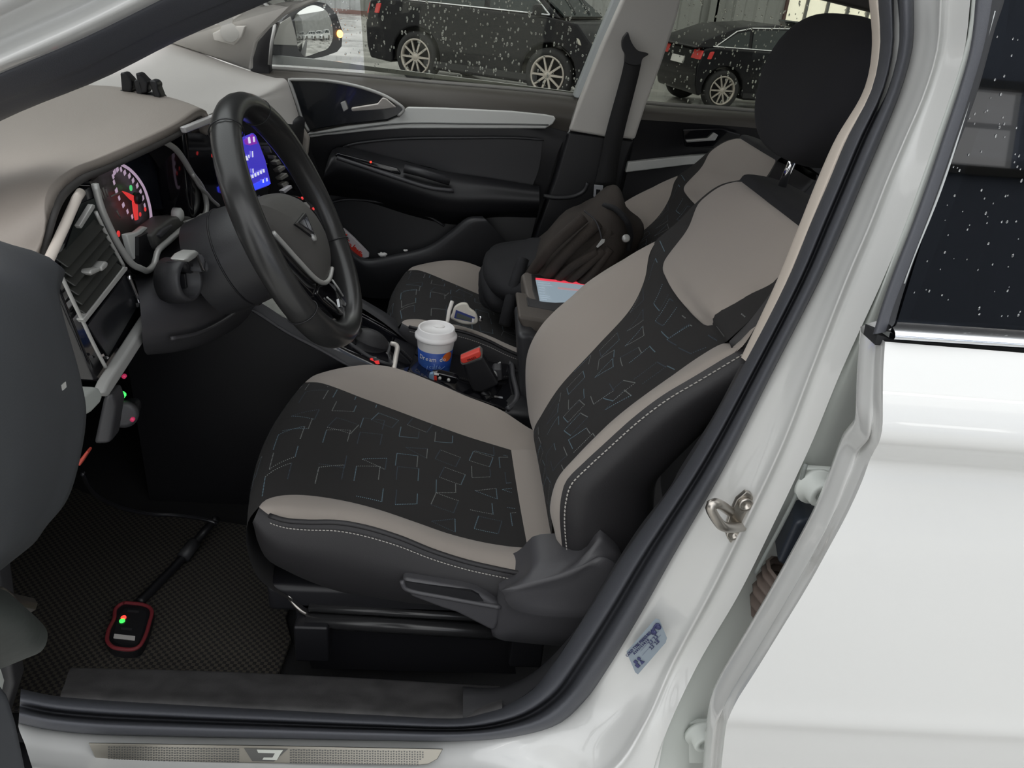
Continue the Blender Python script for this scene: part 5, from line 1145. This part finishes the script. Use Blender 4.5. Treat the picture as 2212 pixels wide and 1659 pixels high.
# column shroud
sh_c = []
for h_, a_, b_ in ((-.012,.050,.050),(-.035,.064,.066),(-.08,.068,.072),(-.125,.066,.070)):
    sh_c.append([WC+WNV*(h_-.012)+V(0,0,-.016)+a_*math.cos(q)*e1+b_*math.sin(q)*e2 for q in np.linspace(0,2*math.pi,49)])
col_ = loft('column_shroud', [np.repeat([WC+WNV*0.0+V(0,0,-.016)],49,0)]+sh_c, M['plas'], sw, nu=48, nv=4)
tube('shroud_seam', [p+WNV*0 for p in sh_c[2]], .0015, M['plas_dk'], col_, n=5)
tube('indicator_stalk', [WC-WNV*.075-e1*.05, WC-WNV*.06+e1*.10+e2*.02], .008, M['plas_dk'], col_, n=10) if False else None

# ================================================================ BLACK CLIP STANDING ON THE DASHBOARD
ph = thing('phone_holder', 'small black phone holder with upright claws standing on the dashboard hood', 'phone holder', at(300,205,1.19))
Yp = 1.19
b0 = slab('base', [at(x,y,Yp) for x,y in [(250,198),(262,194),(300,202),(340,206),(347,216),(330,214),(290,206)]], (0,.03,0), M['plas_dk'], ph, bevel=.003)
for l in ([(258,156),(268,158),(284,174),(285,190),(282,201),(262,198)],[(291,157),(300,159),(312,172),(319,178),(317,200),(304,205),(298,186)],[(287,175),(298,170),(305,176),(310,196),(306,207),(294,204)],[(320,173),(333,174),(341,182),(340,190),(346,205),(345,215),(331,211),(326,192)]):
    slab('claw', [at(x,y,Yp-.002) for x,y in l], (0,.022,0), M['plas_dk'], ph, bevel=.003)
# ================================================================ CENTRE CONSOLE
cn = thing('centre_console', 'black gloss centre console with gear lever between the front seats', 'console', (-.05,1.43,.3))
def C_(l): return [at(*p) for p in l]
# near flank: dark side wall with a pale ridge along its upper edge
near = [
 C_([(230,500,1.335),(400,575,1.335),(540,640,1.335),(620,691,1.335),(681,735,1.335),(795,787,1.335),(900,835,1.335)]),
 C_([(230,512,1.33),(400,588,1.33),(540,655,1.33),(620,705,1.33),(690,750,1.33),(775,790,1.33),(900,850,1.33)]),
 C_([(230,522,1.325),(400,600,1.325),(540,668,1.325),(620,719,1.325),(700,761,1.325),(757,793,1.325),(900,862,1.325)]),
]
edge = loft('console_flank', near, M['plas'], cn, nu=40, nv=4)
flo = [p*V(1,1,0)+V(0,0,.29) for p in near[-1]]
loft('console_side', [[p+V(0,.006,-.004) for p in near[-1]], flo], M['plas_dk'], cn, nu=40, nv=3)
tube('side_seam', [p+V(0,-.002,.002) for p in near[2]], .003, M['plas_md'], cn, smooth_path=30, n=6)
top = [
 near[0],
 C_([(560,625,1.38),(650,690,1.36),(720,732,1.36),(830,778,1.36),(930,830,1.36)]),
 C_([(640,600,1.54),(720,655,1.54),(800,700,1.535),(880,738,1.53),(1000,790,1.53)]),
 C_([(650,590,1.56),(760,660,1.56),(840,706,1.55),(882,739,1.54),(1005,785,1.54)]),
]
top = [np.array(r_)+V(0,0,-.004) for r_ in top]
loft('console_top', top, M['gloss'], cn, nu=30, nv=4)
far_ = [C_([(650,588,1.56),(760,652,1.56),(830,698,1.555),(880,738,1.54)]), C_([(660,585,1.58),(770,645,1.58),(840,690,1.575),(884,736,1.56)]), C_([(690,600,1.62),(790,650,1.62),(860,695,1.61),(900,740,1.60)])]
loft('far_ridge', far_, M['plas'], cn, nu=30, nv=4)
loft('far_side', [far_[-1], [p*V(1,1,0)+V(0,0,.29) for p in far_[-1]]], M['plas_dk'], cn, nu=20)
# gear lever and gaiter
gb = ellipsoid('gear_gaiter', at(792,750,1.45)+V(0,0,.0), (.048,.036,.040), M['leath'], cn, rot=Matrix.Rotation(.25,3,'Y'), n=14)
gl_ = tube('gear_lever', [at(790,740,1.45), at(760,705,1.44)], .012, M['plas_dk'], cn, n=12)
ellipsoid('gear_knob', at(745,690,1.44), (.035,.026,.034), M['leath'], gl_, n=14)
tube('gaiter_frame', [at(*p) for p in [(755,742,1.36),(800,772,1.35),(842,788,1.35),(838,768,1.41),(838,742,1.46),(800,722,1.47),(760,705,1.47)]], .004, M['plas'], cn, smooth_path=40)
tube('silver_bar', [at(844,742,1.455), at(853,744,1.452), at(858,749,1.44), at(855,770,1.395), at(850,800,1.34)], .0052, mat('pale silver bar', (.75,.70,.64), .35, .3), cn, smooth_path=30, n=8)
slab('shift_marking', [at(x,y,1.345) for x,y in [(799,775),(804,773),(808,780),(803,783)]], (0,.001,0), redm, cn)
slab('shift_marking', [at(x,y,1.342) for x,y in [(808,780),(818,779),(820,786),(812,787)]], (0,.001,0), redm, cn)
for q in ([(780,763),(786,765),(787,768),(781,766)],[(805,771),(813,772),(813,775),(806,774)]): slab('shift_marking', [at(x,y,1.350) for x,y in q], (0,.001,0), M['satin'], cn)
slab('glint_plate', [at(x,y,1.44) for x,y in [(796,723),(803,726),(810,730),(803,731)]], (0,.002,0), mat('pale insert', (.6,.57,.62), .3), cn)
# storage tray behind the cup
tray_o = C_([(880,800,1.36),(1000,850,1.35),(1095,884,1.35),(1108,873,1.37),(1116,857,1.40),(1108,815,1.48),(1102,786,1.53),(1080,780,1.54),(1000,770,1.54),(900,745,1.54)])
slab('storage_tray', tray_o, (0,0,-.06), M['gloss'], cn, bevel=.004)
tube('tray_edge', C_([(1099,784,1.53),(1104,786,1.53),(1109,815,1.475),(1117,856,1.40),(1110,872,1.375),(1096,884,1.35)]), .006, M['plas_md'], cn, smooth_path=40)
slab('lower_glint', C_([(1060,853,1.37),(1086,857,1.37),(1086,861,1.365),(1061,857,1.365)]), (0,0,-.002), M['chrome'], cn)
pk_b = slab('parking_switch', C_([(1062,808,1.44),(1066,797,1.44),(1084,797,1.44),(1086,822,1.44),(1068,826,1.44)]), (0,.03,0), M['plas_md'], cn, bevel=.004)
ellipsoid('switch_paddle', at(1066,812,1.43), (.008,.006,.012), M['satin'], pk_b, n=10)
for x, y in ((1077,785),(1080,783)): box('white_print', at(x,y,1.475), (.003,.001,.003), M['white'], cn, bevel=0)
# armrest box at the back
arx = [
 C_([(1120,640,1.50),(1117,672,1.50),(1126,700,1.50),(1141,716,1.50),(1180,718,1.50)]),
]
ab = slab('armrest', C_([(1119,682,1.44),(1120,692,1.44),(1128,706,1.44),(1141,718,1.44),(1260,735,1.44),(1300,735,1.44),(1290,712,1.44)]), (0,.14,0), mat('brown grey armrest leather', (.085,.072,.062), .55, bump=.1, scale=500), cn, bevel=.015, seg=4, smooth=True)
tube('armrest_stitching', C_([(1136,712,1.458),(1148,703,1.455),(1160,700,1.455)]), .0012, M['stitch'], ab, n=5)
slab('rear_console', C_([(1117,720,1.40),(1150,724,1.40),(1230,800,1.40),(1230,900,1.40),(1140,900,1.40),(1125,860,1.40)]), (0,.16,0), M['plas'], cn, bevel=.012, seg=3, smooth=True)
box('console_body', (.02,1.44,.42), (.62,.19,.24), M['plas_dk'], cn, bevel=.02)
tube('grey_foot', C_([(1090,890,1.36),(1120,886,1.37),(1150,900,1.37)]), .010, M['plas_md'], cn, smooth_path=12)
for q in ([(785,675),(838,687),(838,692),(785,681)],[(812,693),(838,696),(838,699),(814,697)]): slab('passenger_kick_strip', [at(x,y,1.66) for x,y in q], (0,.004,0), mat('lilac grey strip', (.22,.20,.26), .4), cn)

# ================================================================ THINGS LYING ABOUT
# paper cup
ct = at(943,706,1.44); cb = at(937,815,1.44); cax = unit(ct-cb); 
hgt = np.linalg.norm(ct-cb)
def rad(w_px, p): return w_px/2*np.dot(p-CAM,FW)/F
blue = mat('blue printed paper', (.022,.085,.40), .45)
cup = thing('paper_cup', 'blue paper coffee cup with white lid standing in the console', 'cup', cb)
r_t, r_b = rad(84,ct), rad(64,cb)
lathe('cup_body', cb, cax, [(r_b*.9,0),(r_b,.001),(r_b*.35+r_t*.65,hgt*.62)], blue, cup, n=48)
lathe('cup_rim_band', cb, cax, [(r_b*.35+r_t*.65,hgt*.62),(r_t,hgt*.84)], M['white'], cup, n=48, caps=False)
R2 = rad(92,ct)
lid = lathe('lid', cb, cax, [(R2*.95,hgt*.80),(R2,hgt*.815),(R2,hgt*.855),(R2*.93,hgt*.885),(R2*.90,hgt*.90),(R2*.86,hgt*.985),(R2*.82,hgt*1.0),(R2*.77,hgt*.985),(R2*.75,hgt*.93),(0.0005,hgt*.935)], mat('glossy white lid', (.92,.90,.89), .35), cup, n=56)
fwd = unit(V(.1,-1,0)-np.dot(V(.1,-1,0),cax)*cax); sdv = np.cross(cax,fwd)
ellipsoid('sip_dent', cb+cax*hgt*.94-fwd*R2*.45+sdv*R2*.15, (.012,.008,.003), M['white'], lid, n=10)
def onc(ang, h, e=.0006):
    t = h/.62; r = r_b*(1-t)+(r_b*.35+r_t*.65)*t
    d = math.cos(ang)*fwd+math.sin(ang)*sdv; return cb+cax*hgt*h+d*(r+e), d
def cuptext(nm, s, ang, h, size, m):
    # letter by letter so the writing follows the curve
    a = ang-len(s)*size*.30/r_t
    for ch in s:
        if ch != ' ':
            p, d = onc(a, h); text(nm, ch, size, m, cup, p, np.cross(cax,d)*1.0, cax, depth=.0002)
        a += size*.60/r_t
cuptext('cup_lettering', 'Dream do', -.12, .50, .0135, M['white'])
cuptext('cup_lettering', 'café', .05, .35, .012, mat('pale blue print', (.30,.45,.75), .5))
cuptext('cup_lettering', 'cup', .05, .08, .013, bpy.data.materials['pale blue print'])
def spot(nm, a, h, r, e, m):
    G = np.array([[onc(a+t*r*math.cos(q)/r_b, h+t*r*math.sin(q)/hgt, e)[0] for q in np.linspace(0,2*math.pi,25)] for t in (.02,.35,.7,1)])
    return grid(nm, G, m, cup)
lb = mat('lighter blue print', (.04,.13,.48), .45)
for a, h, r in ((-.75,.42,.013),(.05,.10,.015),(.75,.22,.010),(-.5,.1,.008)):
    slab('printed_spot', [ (lambda q: onc(a+r*math.cos(q)/r_b, h+r*math.sin(q)/hgt*1.2, .0003)[0])(q) for q in np.linspace(0,2*math.pi,20,endpoint=False)], cax*.0, lb, cup) if False else spot('printed_spot', a, h, r, .0004, lb)
spot('orange_spot', .72, .535, .0105, .0006, mat('orange print', (.85,.17,.03), .5))
for a, h, d_, l in ((-.6,.2,.12,.16),(.3,.30,.3,.05),(-.1,.42,.1,-.14)):
    tube('brush_line', [onc(a+d_*t, h+l*t, .0004)[0] for t in (0,.5,1)], .0006, bpy.data.materials['pale blue print'], cup, n=5)
tag(tube('drinking_straw', [at(966,700,1.475), at(970,672,1.475), at(977,651,1.475)], .0040, mat('white straw', (.78,.75,.70), .5), n=12), 'short white straw standing up from the back of the cup lid', 'straw')
# seat belt buckle with a red button
bk_ = thing('seat_belt_buckle', 'black seat belt buckle with red press button beside the cup', 'seat belt buckle', at(1030,800,1.37))
slab('buckle_body', [at(x,y,1.375) for x,y in [(998,786),(1042,770),(1060,800),(1078,832),(1040,850),(1022,848)]], (0,.03,0), M['plas_dk'], bk_, bevel=.006, seg=3)
slab('button_frame', [at(x,y,1.372) for x,y in [(994,777),(1037,758),(1043,764),(1042,774),(1000,790),(995,786)]], (0,.026,0), mat('grey buckle frame', (.16,.14,.13), .5), bk_, bevel=.002)
rb = slab('press_button', [at(x,y,1.368) for x,y in [(994,775),(1036,758),(1040,766),(1037,773),(1003,786),(996,784)]], (0,.02,0), M['red'], bk_, bevel=.0025)
text('button_lettering', 'PRESS', .0075, mat('dark red lettering', (.12,.01,.01), .5), rb, at(1019,775.5,1.3675), at(1038,766,1.3675)-at(1000,781,1.3675), (0,-.3,1))
tube('buckle_stalk', [at(1040,846,1.385), at(1070,880,1.38)], .010, M['plas_dk'], bk_, n=8)
# car key
ky = thing('car_key', 'black remote car key with blue and white tag in front of the cup', 'key', at(955,818,1.365))
kf = slab('fob', [at(x,y,1.365) for x,y in [(932,808),(948,806),(985,815),(992,822),(984,831),(938,826)]], (0,.012,.004), M['gloss'], ky, bevel=.003, seg=3)
slab('blue_tag', [at(x,y,1.362) for x,y in [(928,808),(936,806),(940,825),(930,823),(926,816)]], (0,.010,0), mat('pale blue plastic', (.22,.34,.48), .35), ky, bevel=.002)
slab('red_mark', [at(x,y,1.362) for x,y in [(937,813),(943,813),(944,822),(938,821)]], (0,.002,0), M['red'], kf)
slab('white_mark', [at(x,y,1.362) for x,y in [(938,806),(948,808),(948,811),(938,810)]], (0,.002,0), M['white'], kf)
for x, y in ((950,817),(969,821)): lathe('key_button', at(x,y,1.363), (0,-1,.6), [(.0036,-.001),(.0036,.001)], M['satin'], kf, n=10)
# red and white packet in the far door pocket
pkx = thing('snack_packet', 'white packet with red print tucked in the far door pocket', 'packet', at(770,530,2.07))
slab('packet', [at(x,y,2.07) for x,y in [(735,497),(742,494),(764,514),(797,548),(797,556),(786,558),(756,540),(746,534)]], (0,.012,0), mat('white packet foil', (.62,.58,.60), .4), pkx, bevel=.002)
slab('red_print', [at(x,y,2.068) for x,y in [(744,527),(754,530),(760,534),(768,533),(772,540),(783,550),(782,557),(762,545),(747,535)]], (0,.001,0), M['red'], pkx)
lathe('red_dot', at(748,507,2.068), (0,-1,0), [(.003,0),(.003,.001)], M['red'], pkx, n=10)
text('packet_lettering', 'Salut', .03, M['red'], pkx, at(762,534,2.0665), at(785,552,2.0665)-at(745,522,2.0665), (0,-.2,1))
for i, (x, y, lab) in enumerate(((826,550,'white crumpled tissue lying in the far door pocket beside the packet'),(876,541,'small white scrap on the rear edge of the far door pocket'))):
    tag(ellipsoid('paper_scrap', at(x,y,2.05), (.012,.008,.006) if i == 0 else (.006,.004,.003), M['white'], n=8, fn=lambda p: p*(1+.2*math.sin(7*p[0]+5*p[2]))), lab, 'paper')
# handheld meter leaning on the passenger cushion
mt_ = thing('handheld_meter', 'cream handheld meter with grey display leaning on the passenger seat behind the cup', 'meter', at(1000,685,1.62))
ym = 1.535
mo = cr(np.array([at(x,y,ym) for x,y in [(972,688),(977,676),(982,663),(996,655),(1009,656),(1015,666),(1027,675),(1032,686),(1031,698),(1000,700),(972,688)]]),40)[:-1]
slab('case', mo, (0,.03,-.01), M['offwhite'], mt_, bevel=.005, seg=3, smooth=True)
slab('display_bezel', [at(x,y,ym-.002) for x,y in [(985,670),(1026,686),(1023,697),(981,687)]], (0,.003,0), mat('blue bezel', (.04,.06,.22), .4), mt_)
slab('display', [at(x,y,ym-.003) for x,y in [(988,676),(1019,688),(1018,695),(985,686)]], (0,.001,0), mat('grey lcd', (.10,.115,.10), .3), mt_)
slab('label_strip', [at(x,y,ym-.003) for x,y in [(1020,688),(1025,689),(1023,697),(1019,696)]], (0,.001,0), M['white'], mt_)
tag(ellipsoid('key_ring', at(1038,690,1.63), (.005,.004,.007), M['chrome'], n=8, fn=lambda p: p*(1+.3*math.sin(9*p[2]))), 'tiny bright metal ring beside the cream meter on the passenger seat', 'ring')
# rugged tablet on the armrest
tb = thing('tablet', 'rugged grey tablet showing a lit page, lying on the armrest', 'tablet', at(1200,650,1.58))
TP0 = at(1150,690,1.50)
q0, q1, q2 = at(1150,672,1.50), at(1131,590,1.66), at(1275,606,1.66)
tn = unit(np.cross(q1-q0, q2-q0)); tn = tn if tn[2] > 0 else -tn
def tp(px, py, e=0.0): return atp(px, py, q0+tn*e, tn)
slab('case', [tp(x,y) for x,y in [(1127,592),(1134,586),(1150,588),(1300,604),(1330,640),(1300,680),(1230,668),(1176,665),(1146,659),(1138,640)]], -tn*.035, mat('brown grey rubber case', (.115,.10,.088), .6), tb, bevel=.006, seg=3)
slab('bezel', [tp(x,y,.001) for x,y in [(1148,592),(1300,610),(1310,640),(1290,672),(1178,660),(1160,655),(1150,625)]], -tn*.003, mat('black tablet bezel', (.02,.02,.021), .35), tb, bevel=.001)
scr_ = slab('screen', [tp(x,y,.0018) for x,y in [(1157,604),(1290,618),(1290,665),(1166,650)]], -tn*.001, mat('lit pale screen', (.10,.12,.14), .2, emit=(.36,.45,.52), estr=.34), tb)
slab('red_bar', [tp(x,y,.0024) for x,y in [(1157,600),(1290,613),(1290,618),(1157,604)]], -tn*.0005, mat('lit red bar', (.5,.03,.05), .3, emit=(.75,.05,.08), estr=.5), scr_)
slab('progress_bar', [tp(x,y,.0024) for x,y in [(1205,620),(1270,627),(1270,630),(1205,624)]], -tn*.0005, mat('muted bar', (.3,.2,.2), .4, emit=(.35,.2,.22), estr=.5), scr_)
gt = mat('grey screen print', (.2,.22,.25), .4, emit=(.22,.28,.33), estr=.6)
for i, (y, w) in enumerate(((609,26),(614,30),(620,14),(625,12),(631,12),(637,22),(641,22),(645,14))):
    slab('text_line', [tp(1162+i*.8,y,.0023),tp(1162+i*.8+w,y+1+w*.05,.0023),tp(1162+i*.8+w,y+2.2+w*.05,.0023),tp(1162+i*.8,y+1.2,.0023)], -tn*.0004, gt, scr_)
for i in range(4):
    slab('grip_rib', [at(x,y,1.497) for x,y in [(1149,674+i*5),(1176,676+i*5),(1176,679+i*5),(1149,677+i*5)]], (0,.01,0), M['plas_dk'], tb)
slab('grip_block', [at(x,y,1.50) for x,y in [(1140,658),(1146,662),(1178,668),(1240,672),(1240,700),(1174,697),(1146,688),(1140,678)]], (0,.05,0), mat('dark grip block', (.035,.035,.037), .5), tb, bevel=.006)
# far seat belt hanging on the pillar
sb = thing('seat_belt', 'black seat belt with white tongue hanging on the far pillar', 'seat belt', at(1330,300,2.06))
l = [(1352,112),(1345,150),(1332,200),(1318,250),(1306,297),(1296,350),(1284,400)]; r_ = [(1388,120),(1380,160),(1370,200),(1357,250),(1345,300),(1336,350),(1330,400)]
loft('webbing', [pxs(l,2.065), pxs(r_,2.065)], mat('black belt webbing', (.016,.016,.017), .7, bump=.3, scale=1200), sb, nu=30, nv=2, solid=.002)
dr = cr(np.array([at(x,y,2.055) for x,y in [(1357,69),(1365,92),(1378,109),(1402,117),(1389,126),(1382,140),(1352,136),(1351,118),(1345,104),(1346,84),(1357,69)]]),50)[:-1]
slab('belt_guide', dr, (0,.02,0), M['plas_dk'], sb, bevel=.003)
to = [(1284,399),(1303,401),(1301,424),(1297,430),(1286,430),(1282,424)]
tong = slab('tongue', [at(x,y,2.045) for x,y in to], (0,.004,0), mat('pale grey metal tongue', (.60,.62,.65), .35, .3), sb, bevel=.001)
slab('tongue_slot', [at(x,y,2.0442) for x,y in [(1288,409),(1297,410),(1295,424),(1287,424)]], (0,.002,0), M['plas_dk'], tong)
# backpack on the passenger seat
bp = thing('backpack', 'dark brown backpack slumped against the passenger seat back', 'bag', at(1240,560,1.80))
bm_ = mat('dark brown bag fabric', (.034,.026,.021), .85, bump=.35, scale=600, var=.25, vscale=14)
bb_ = mat('black bag fabric', (.007,.007,.009), .8, bump=.3, scale=600)
def fold(k): 
    def fn(p):
        q = np.sign(p)*np.abs(p)**.75
        return q*(1+.07*math.sin(5*p[0]+4*p[2]+k)+.05*math.sin(9*p[2]-6*p[1]+k))
    return fn
ax = unit(at(1330,455,1.80)-at(1170,620,1.74)); 
zc = at(1245,552,1.80)
rotm = Vector((0,0,1)).rotation_difference(Vector(ax)).to_matrix()
ellipsoid('body', zc, (.085,.15,.18), bm_, bp, rot=rotm, n=26, fn=fold(.4))
hd_ = ellipsoid('top_panel', at(1306,520,1.80), (.066,.085,.054), bm_, bp, rot=rotm, n=18, fn=fold(2.0))
lowb = ellipsoid('black_pouch', at(1125,590,1.80), (.10,.15,.062), bb_, bp, rot=Matrix.Rotation(-.35,3,'Y'), n=20, fn=fold(1.1))
ellipsoid('black_pouch', at(1078,618,1.78), (.05,.10,.05), bb_, bp, n=16, fn=fold(3.0))
tube('zip_seam', [at(1262,455,1.66),at(1285,475,1.655),at(1296,500,1.65),at(1300,518,1.65)], .002, M['plas_md'], bp, smooth_path=20, n=5)
tube('strap', [at(1305,444,1.74),at(1330,452,1.70),at(1352,475,1.68),at(1362,505,1.69),at(1356,540,1.69)], .007, bb_, bp, smooth_path=24, n=8)
tube('strap', [at(1130,560,1.70),at(1110,620,1.66),at(1098,668,1.64),at(1090,700,1.64)], .015, bb_, bp, smooth_path=24, n=8)
for (a_, b_, c_, r_) in (((1150,640),(1210,560),(1292,480),.014),((1168,655),(1240,585),(1320,500),.012),((1140,600),(1190,535),(1262,470),.013)):
    tube('fold_ridge', [at(*a_,1.68),at(*b_,1.650),at(*c_,1.675)], r_, bm_, bp, smooth_path=24, n=8)
for k_ in range(3):
    tube('fold_ridge', [at(1190+k_*16,622+k_*6,1.655),at(1230+k_*22,580+k_*8,1.64),at(1290+k_*14,545-k_*4,1.645)], .010, bm_, bp, smooth_path=20, n=8)
slab('zip_pull', [at(x,y,1.635) for x,y in [(1288,533),(1300,517),(1307,517),(1306,524),(1291,536)]], (0,.003,0), M['satin'], bp, bevel=.001)
lathe('snap_buckle', at(1352,515,1.655), (0,-1,.4), [(.009,-.004),(.009,.004),(.006,.006)], M['satin'], bp, n=14)

# ================================================================ FOOTWELL
mt2 = mat('woven black floor mat', (.030,.027,.024), .8)
nt = mt2.node_tree; b = nt.nodes['Principled BSDF']; tc = nt.nodes.new('ShaderNodeTexCoord'); ck = nt.nodes.new('ShaderNodeTexChecker'); ck.inputs['Scale'].default_value = 170
ck.inputs['Color1'].default_value = (.055,.048,.038,1); ck.inputs['Color2'].default_value = (.012,.011,.011,1)
nt.links.new(tc.outputs['Object'], ck.inputs['Vector']); nt.links.new(ck.outputs['Color'], b.inputs['Base Color'])
bpn = nt.nodes.new('ShaderNodeBump'); bpn.inputs['Strength'].default_value = .6; bpn.inputs['Distance'].default_value = .003; nt.links.new(ck.outputs['Fac'], bpn.inputs['Height']); nt.links.new(bpn.outputs['Normal'], b.inputs['Normal'])
fm = slab('floor_mat', [(-.88,.80,.292),(-.26,.80,.292),(-.25,.95,.292),(-.27,1.0,.292),(-.27,1.22,.292),(-.46,1.255,.292),(-.56,1.262,.292),(-.66,1.285,.292),(-.75,1.33,.292),(-.88,1.40,.292)], (0,0,.010), mt2, None, bevel=.003)
tag(fm, 'dark woven rubber floor mat in the driver footwell', 'floor mat')
for i, (x, w, lab) in enumerate(((-.80,.07,'accelerator'),)): pass
ped = thing('pedal', 'black brake pedal hanging under the dashboard', 'pedal', (-.74,1.06,.42))
box('pad', (-.74,1.06,.42), (.02,.075,.06), M['plas_dk'], ped, bevel=.005); tube('arm', [V(-.75,1.06,.44), V(-.80,1.06,.70)], .010, M['plas_dk'], ped)
# dongle with red frame
dg = thing('diagnostic_dongle', 'black diagnostic dongle with red frame and two lights on the floor mat', 'dongle', atz(278,1355,.305))
def dz(px, py, e=0.0): return atz(px, py, .318+e)
do = [(266,1299),(290,1300),(312,1303),(326,1309),(332,1320),(326,1345),(318,1372),(309,1391),(302,1400),(290,1406),(265,1406),(244,1402),(234,1395),(228,1385),(232,1360),(244,1335),(248,1312)]
slab('case', [dz(x,y) for x,y in do], (0,0,-.018), M['plas_dk'], dg, bevel=.003, seg=3)
tube('red_frame', [dz(278+(x-278)*.93,1354+(y-1354)*.93,.001) for x,y in do], .0032, mat('dark red rubber', (.20,.022,.03), .6), dg, smooth_path=80, n=8, closed=True)
slab('face', [dz(x,y,.001) for x,y in [(272,1312),(312,1316),(317,1326),(306,1372),(296,1392),(252,1390),(243,1378),(256,1330)]], (0,0,-.002), mat('glossy dongle face', (.02,.02,.022), .2), dg)
lathe('red_light', dz(267,1335,.001), (0,0,1), [(.0042,0),(.0042,.002)], mat('bright red lamp', (.6,.02,.02), .4, emit=(1,.06,.04), estr=.9), dg, n=12)
lathe('green_light', dz(264,1342,.001), (0,0,1), [(.0044,0),(.0044,.002)], mat('bright green lamp', (.02,.6,.08), .4, emit=(.06,1,.12), estr=.7), dg, n=12)
slab('white_label', [dz(x,y,.0022) for x,y in [(247,1369),(292,1374),(291,1383),(245,1378)]], (0,0,-.001), mat('pale label', (.60,.58,.56), .5), dg)
for q in ([(262,1355),(285,1357),(284,1361),(261,1359)],[(276,1317),(300,1319),(299,1323),(275,1321)]): slab('moulded_bar', [dz(x,y,.002) for x,y in q], (0,0,-.001), M['plas'], dg)
tube('cable', [atz(300,1302,.312), atz(340,1262,.312), atz(395,1205,.315), atz(440,1150,.33), atz(468,1120,.36)], .008, M['plas_dk'], dg, smooth_path=40)
tube('plug', [atz(395,1205,.318), atz(420,1172,.324)], .012, M['plas'], dg, n=10)
tag(tube('loop_cable', [at(178,1022,.95), at(190,1048,.98), at(215,1075,1.02), at(260,1096,1.06), at(320,1110,1.09), at(380,1113,1.11), at(450,1124,1.13), at(470,1132,1.13)], .0038, mat('shiny black cable', (.012,.012,.014), .2), n=8, smooth_path=50), 'thin shiny black cable looping from under the dashboard across the footwell', 'cable')

# ================================================================ OPEN DRIVER DOOR AT THE LEFT EDGE
dd = thing('car_door', 'dark grey inner trim of the open driver door at the left edge', 'car door', (-.62,.55,0))
drw = [
 [(-260,470,.50),(-60,500,.52),(0,522,.54),(50,535,.56),(100,552,.58),(132,578,.60)],
 [(-260,560,.40),(-60,580,.42),(10,590,.46),(60,605,.50),(100,625,.54),(128,650,.58)],
 [(-260,720,.36),(-60,740,.39),(40,750,.43),(100,770,.48),(145,790,.53),(172,815,.57)],
 [(-260,880,.36),(-60,900,.39),(40,910,.43),(110,915,.48),(155,915,.53),(184,915,.57)],
 [(-260,1050,.37),(-60,1060,.40),(30,1060,.44),(80,1060,.48),(120,1060,.53),(152,1060,.57)],
 [(-260,1230,.40),(-60,1220,.42),(-10,1215,.45),(30,1190,.49),(65,1160,.53),(104,1130,.57)],
 [(-260,1330,.48),(-120,1300,.50),(-60,1270,.52),(-20,1240,.54),(10,1215,.56),(40,1190,.58)],
]
inner = []
for r in drw:
    P = [at(*p) for p in r]
    z = P[0][2]
    P = [V(-.32,-.42,z), V(-.295,-.10,z), V(-.275,.22,z)]+P[1:]
    inner.append(P+[P[-1]+V(-.03,.012,0), P[-1]+V(-.09,.015,0)])
trim_m = mat('charcoal door trim', (.044,.048,.053), .55, bump=.06, scale=500)
top_b = [p+V(-.05,.0,-.004) for p in inner[0]]; bot_b = [p+V(-.07,-.01,0) for p in inner[-1]]
loft('inner_trim', [top_b]+inner+[bot_b], trim_m, dd, nu=60, nv=6)
zt_ = max(p[2] for p in inner[0])-.012; zb_ = min(p[2] for p in inner[-1])
slab('door_shell', [V(-.365,.15,zb_+.02),V(-.365,-.44,zb_-.08),V(-.365,-.46,.70),V(-.365,-.44,zt_-.02),V(-.365,.20,zt_-.02)], (-.11,0,0), M['paint'], dd, bevel=.015, seg=3)
gfr = [V(-.43,.46,zt_),V(-.43,-.42,zt_),V(-.41,-.36,1.30),V(-.40,-.10,1.36),V(-.42,.20,1.24)]
sweep('window_frame', gfr, rect(.03,.035), M['rubber'], dd, closed=True, up=(1,0,0), smooth=False)
slab('window_glass', gfr, (-.004,0,0), M['glass'], dd)
tube('trim_seam', [at(x,y,Y) for x,y,Y in [(10,560,.452),(60,700,.432),(105,840,.472),(150,930,.519)]], .0022, M['rubber_dk'], dd, smooth_path=30, n=6) if False else None
slab('latch_stud', [at(x,y,.47) for x,y in [(132,832),(136,830),(138,842),(134,844)]], (0,.004,0), M['satin'], dd)
lowk = [[at(*p) for p in r] for r in [
 [(-140,1270,.44),(-40,1268,.45),(10,1275,.47),(40,1300,.49)],
 [(-140,1310,.41),(-40,1310,.42),(40,1315,.45),(85,1340,.49)],
 [(-140,1370,.41),(-40,1370,.42),(50,1368,.45),(103,1370,.49)],
 [(-140,1430,.43),(-40,1430,.44),(40,1420,.46),(88,1408,.49)],
 [(-140,1480,.47),(-60,1470,.48),(-10,1450,.49),(30,1430,.50)]]]
loft('speaker_boot', lowk, mat('worn grey rubber boot', (.026,.031,.028), .6, bump=.3, scale=60), dd, nu=30, nv=5)
tube('check_strap', [at(-10,1285,.52), at(20,1300,.56), at(62,1308,.60)], .008, M['steel'], dd, n=8)
slab('hinge_side_edge', [at(x,y,.50) for x,y in [(-140,1460),(0,1440),(8,1470),(30,1500),(48,1560),(68,1659),(80,1760),(-140,1760)]], (-.02,-.04,0), mat('dark door edge', (.035,.038,.044), .6), dd, bevel=.01, seg=3, smooth=True)
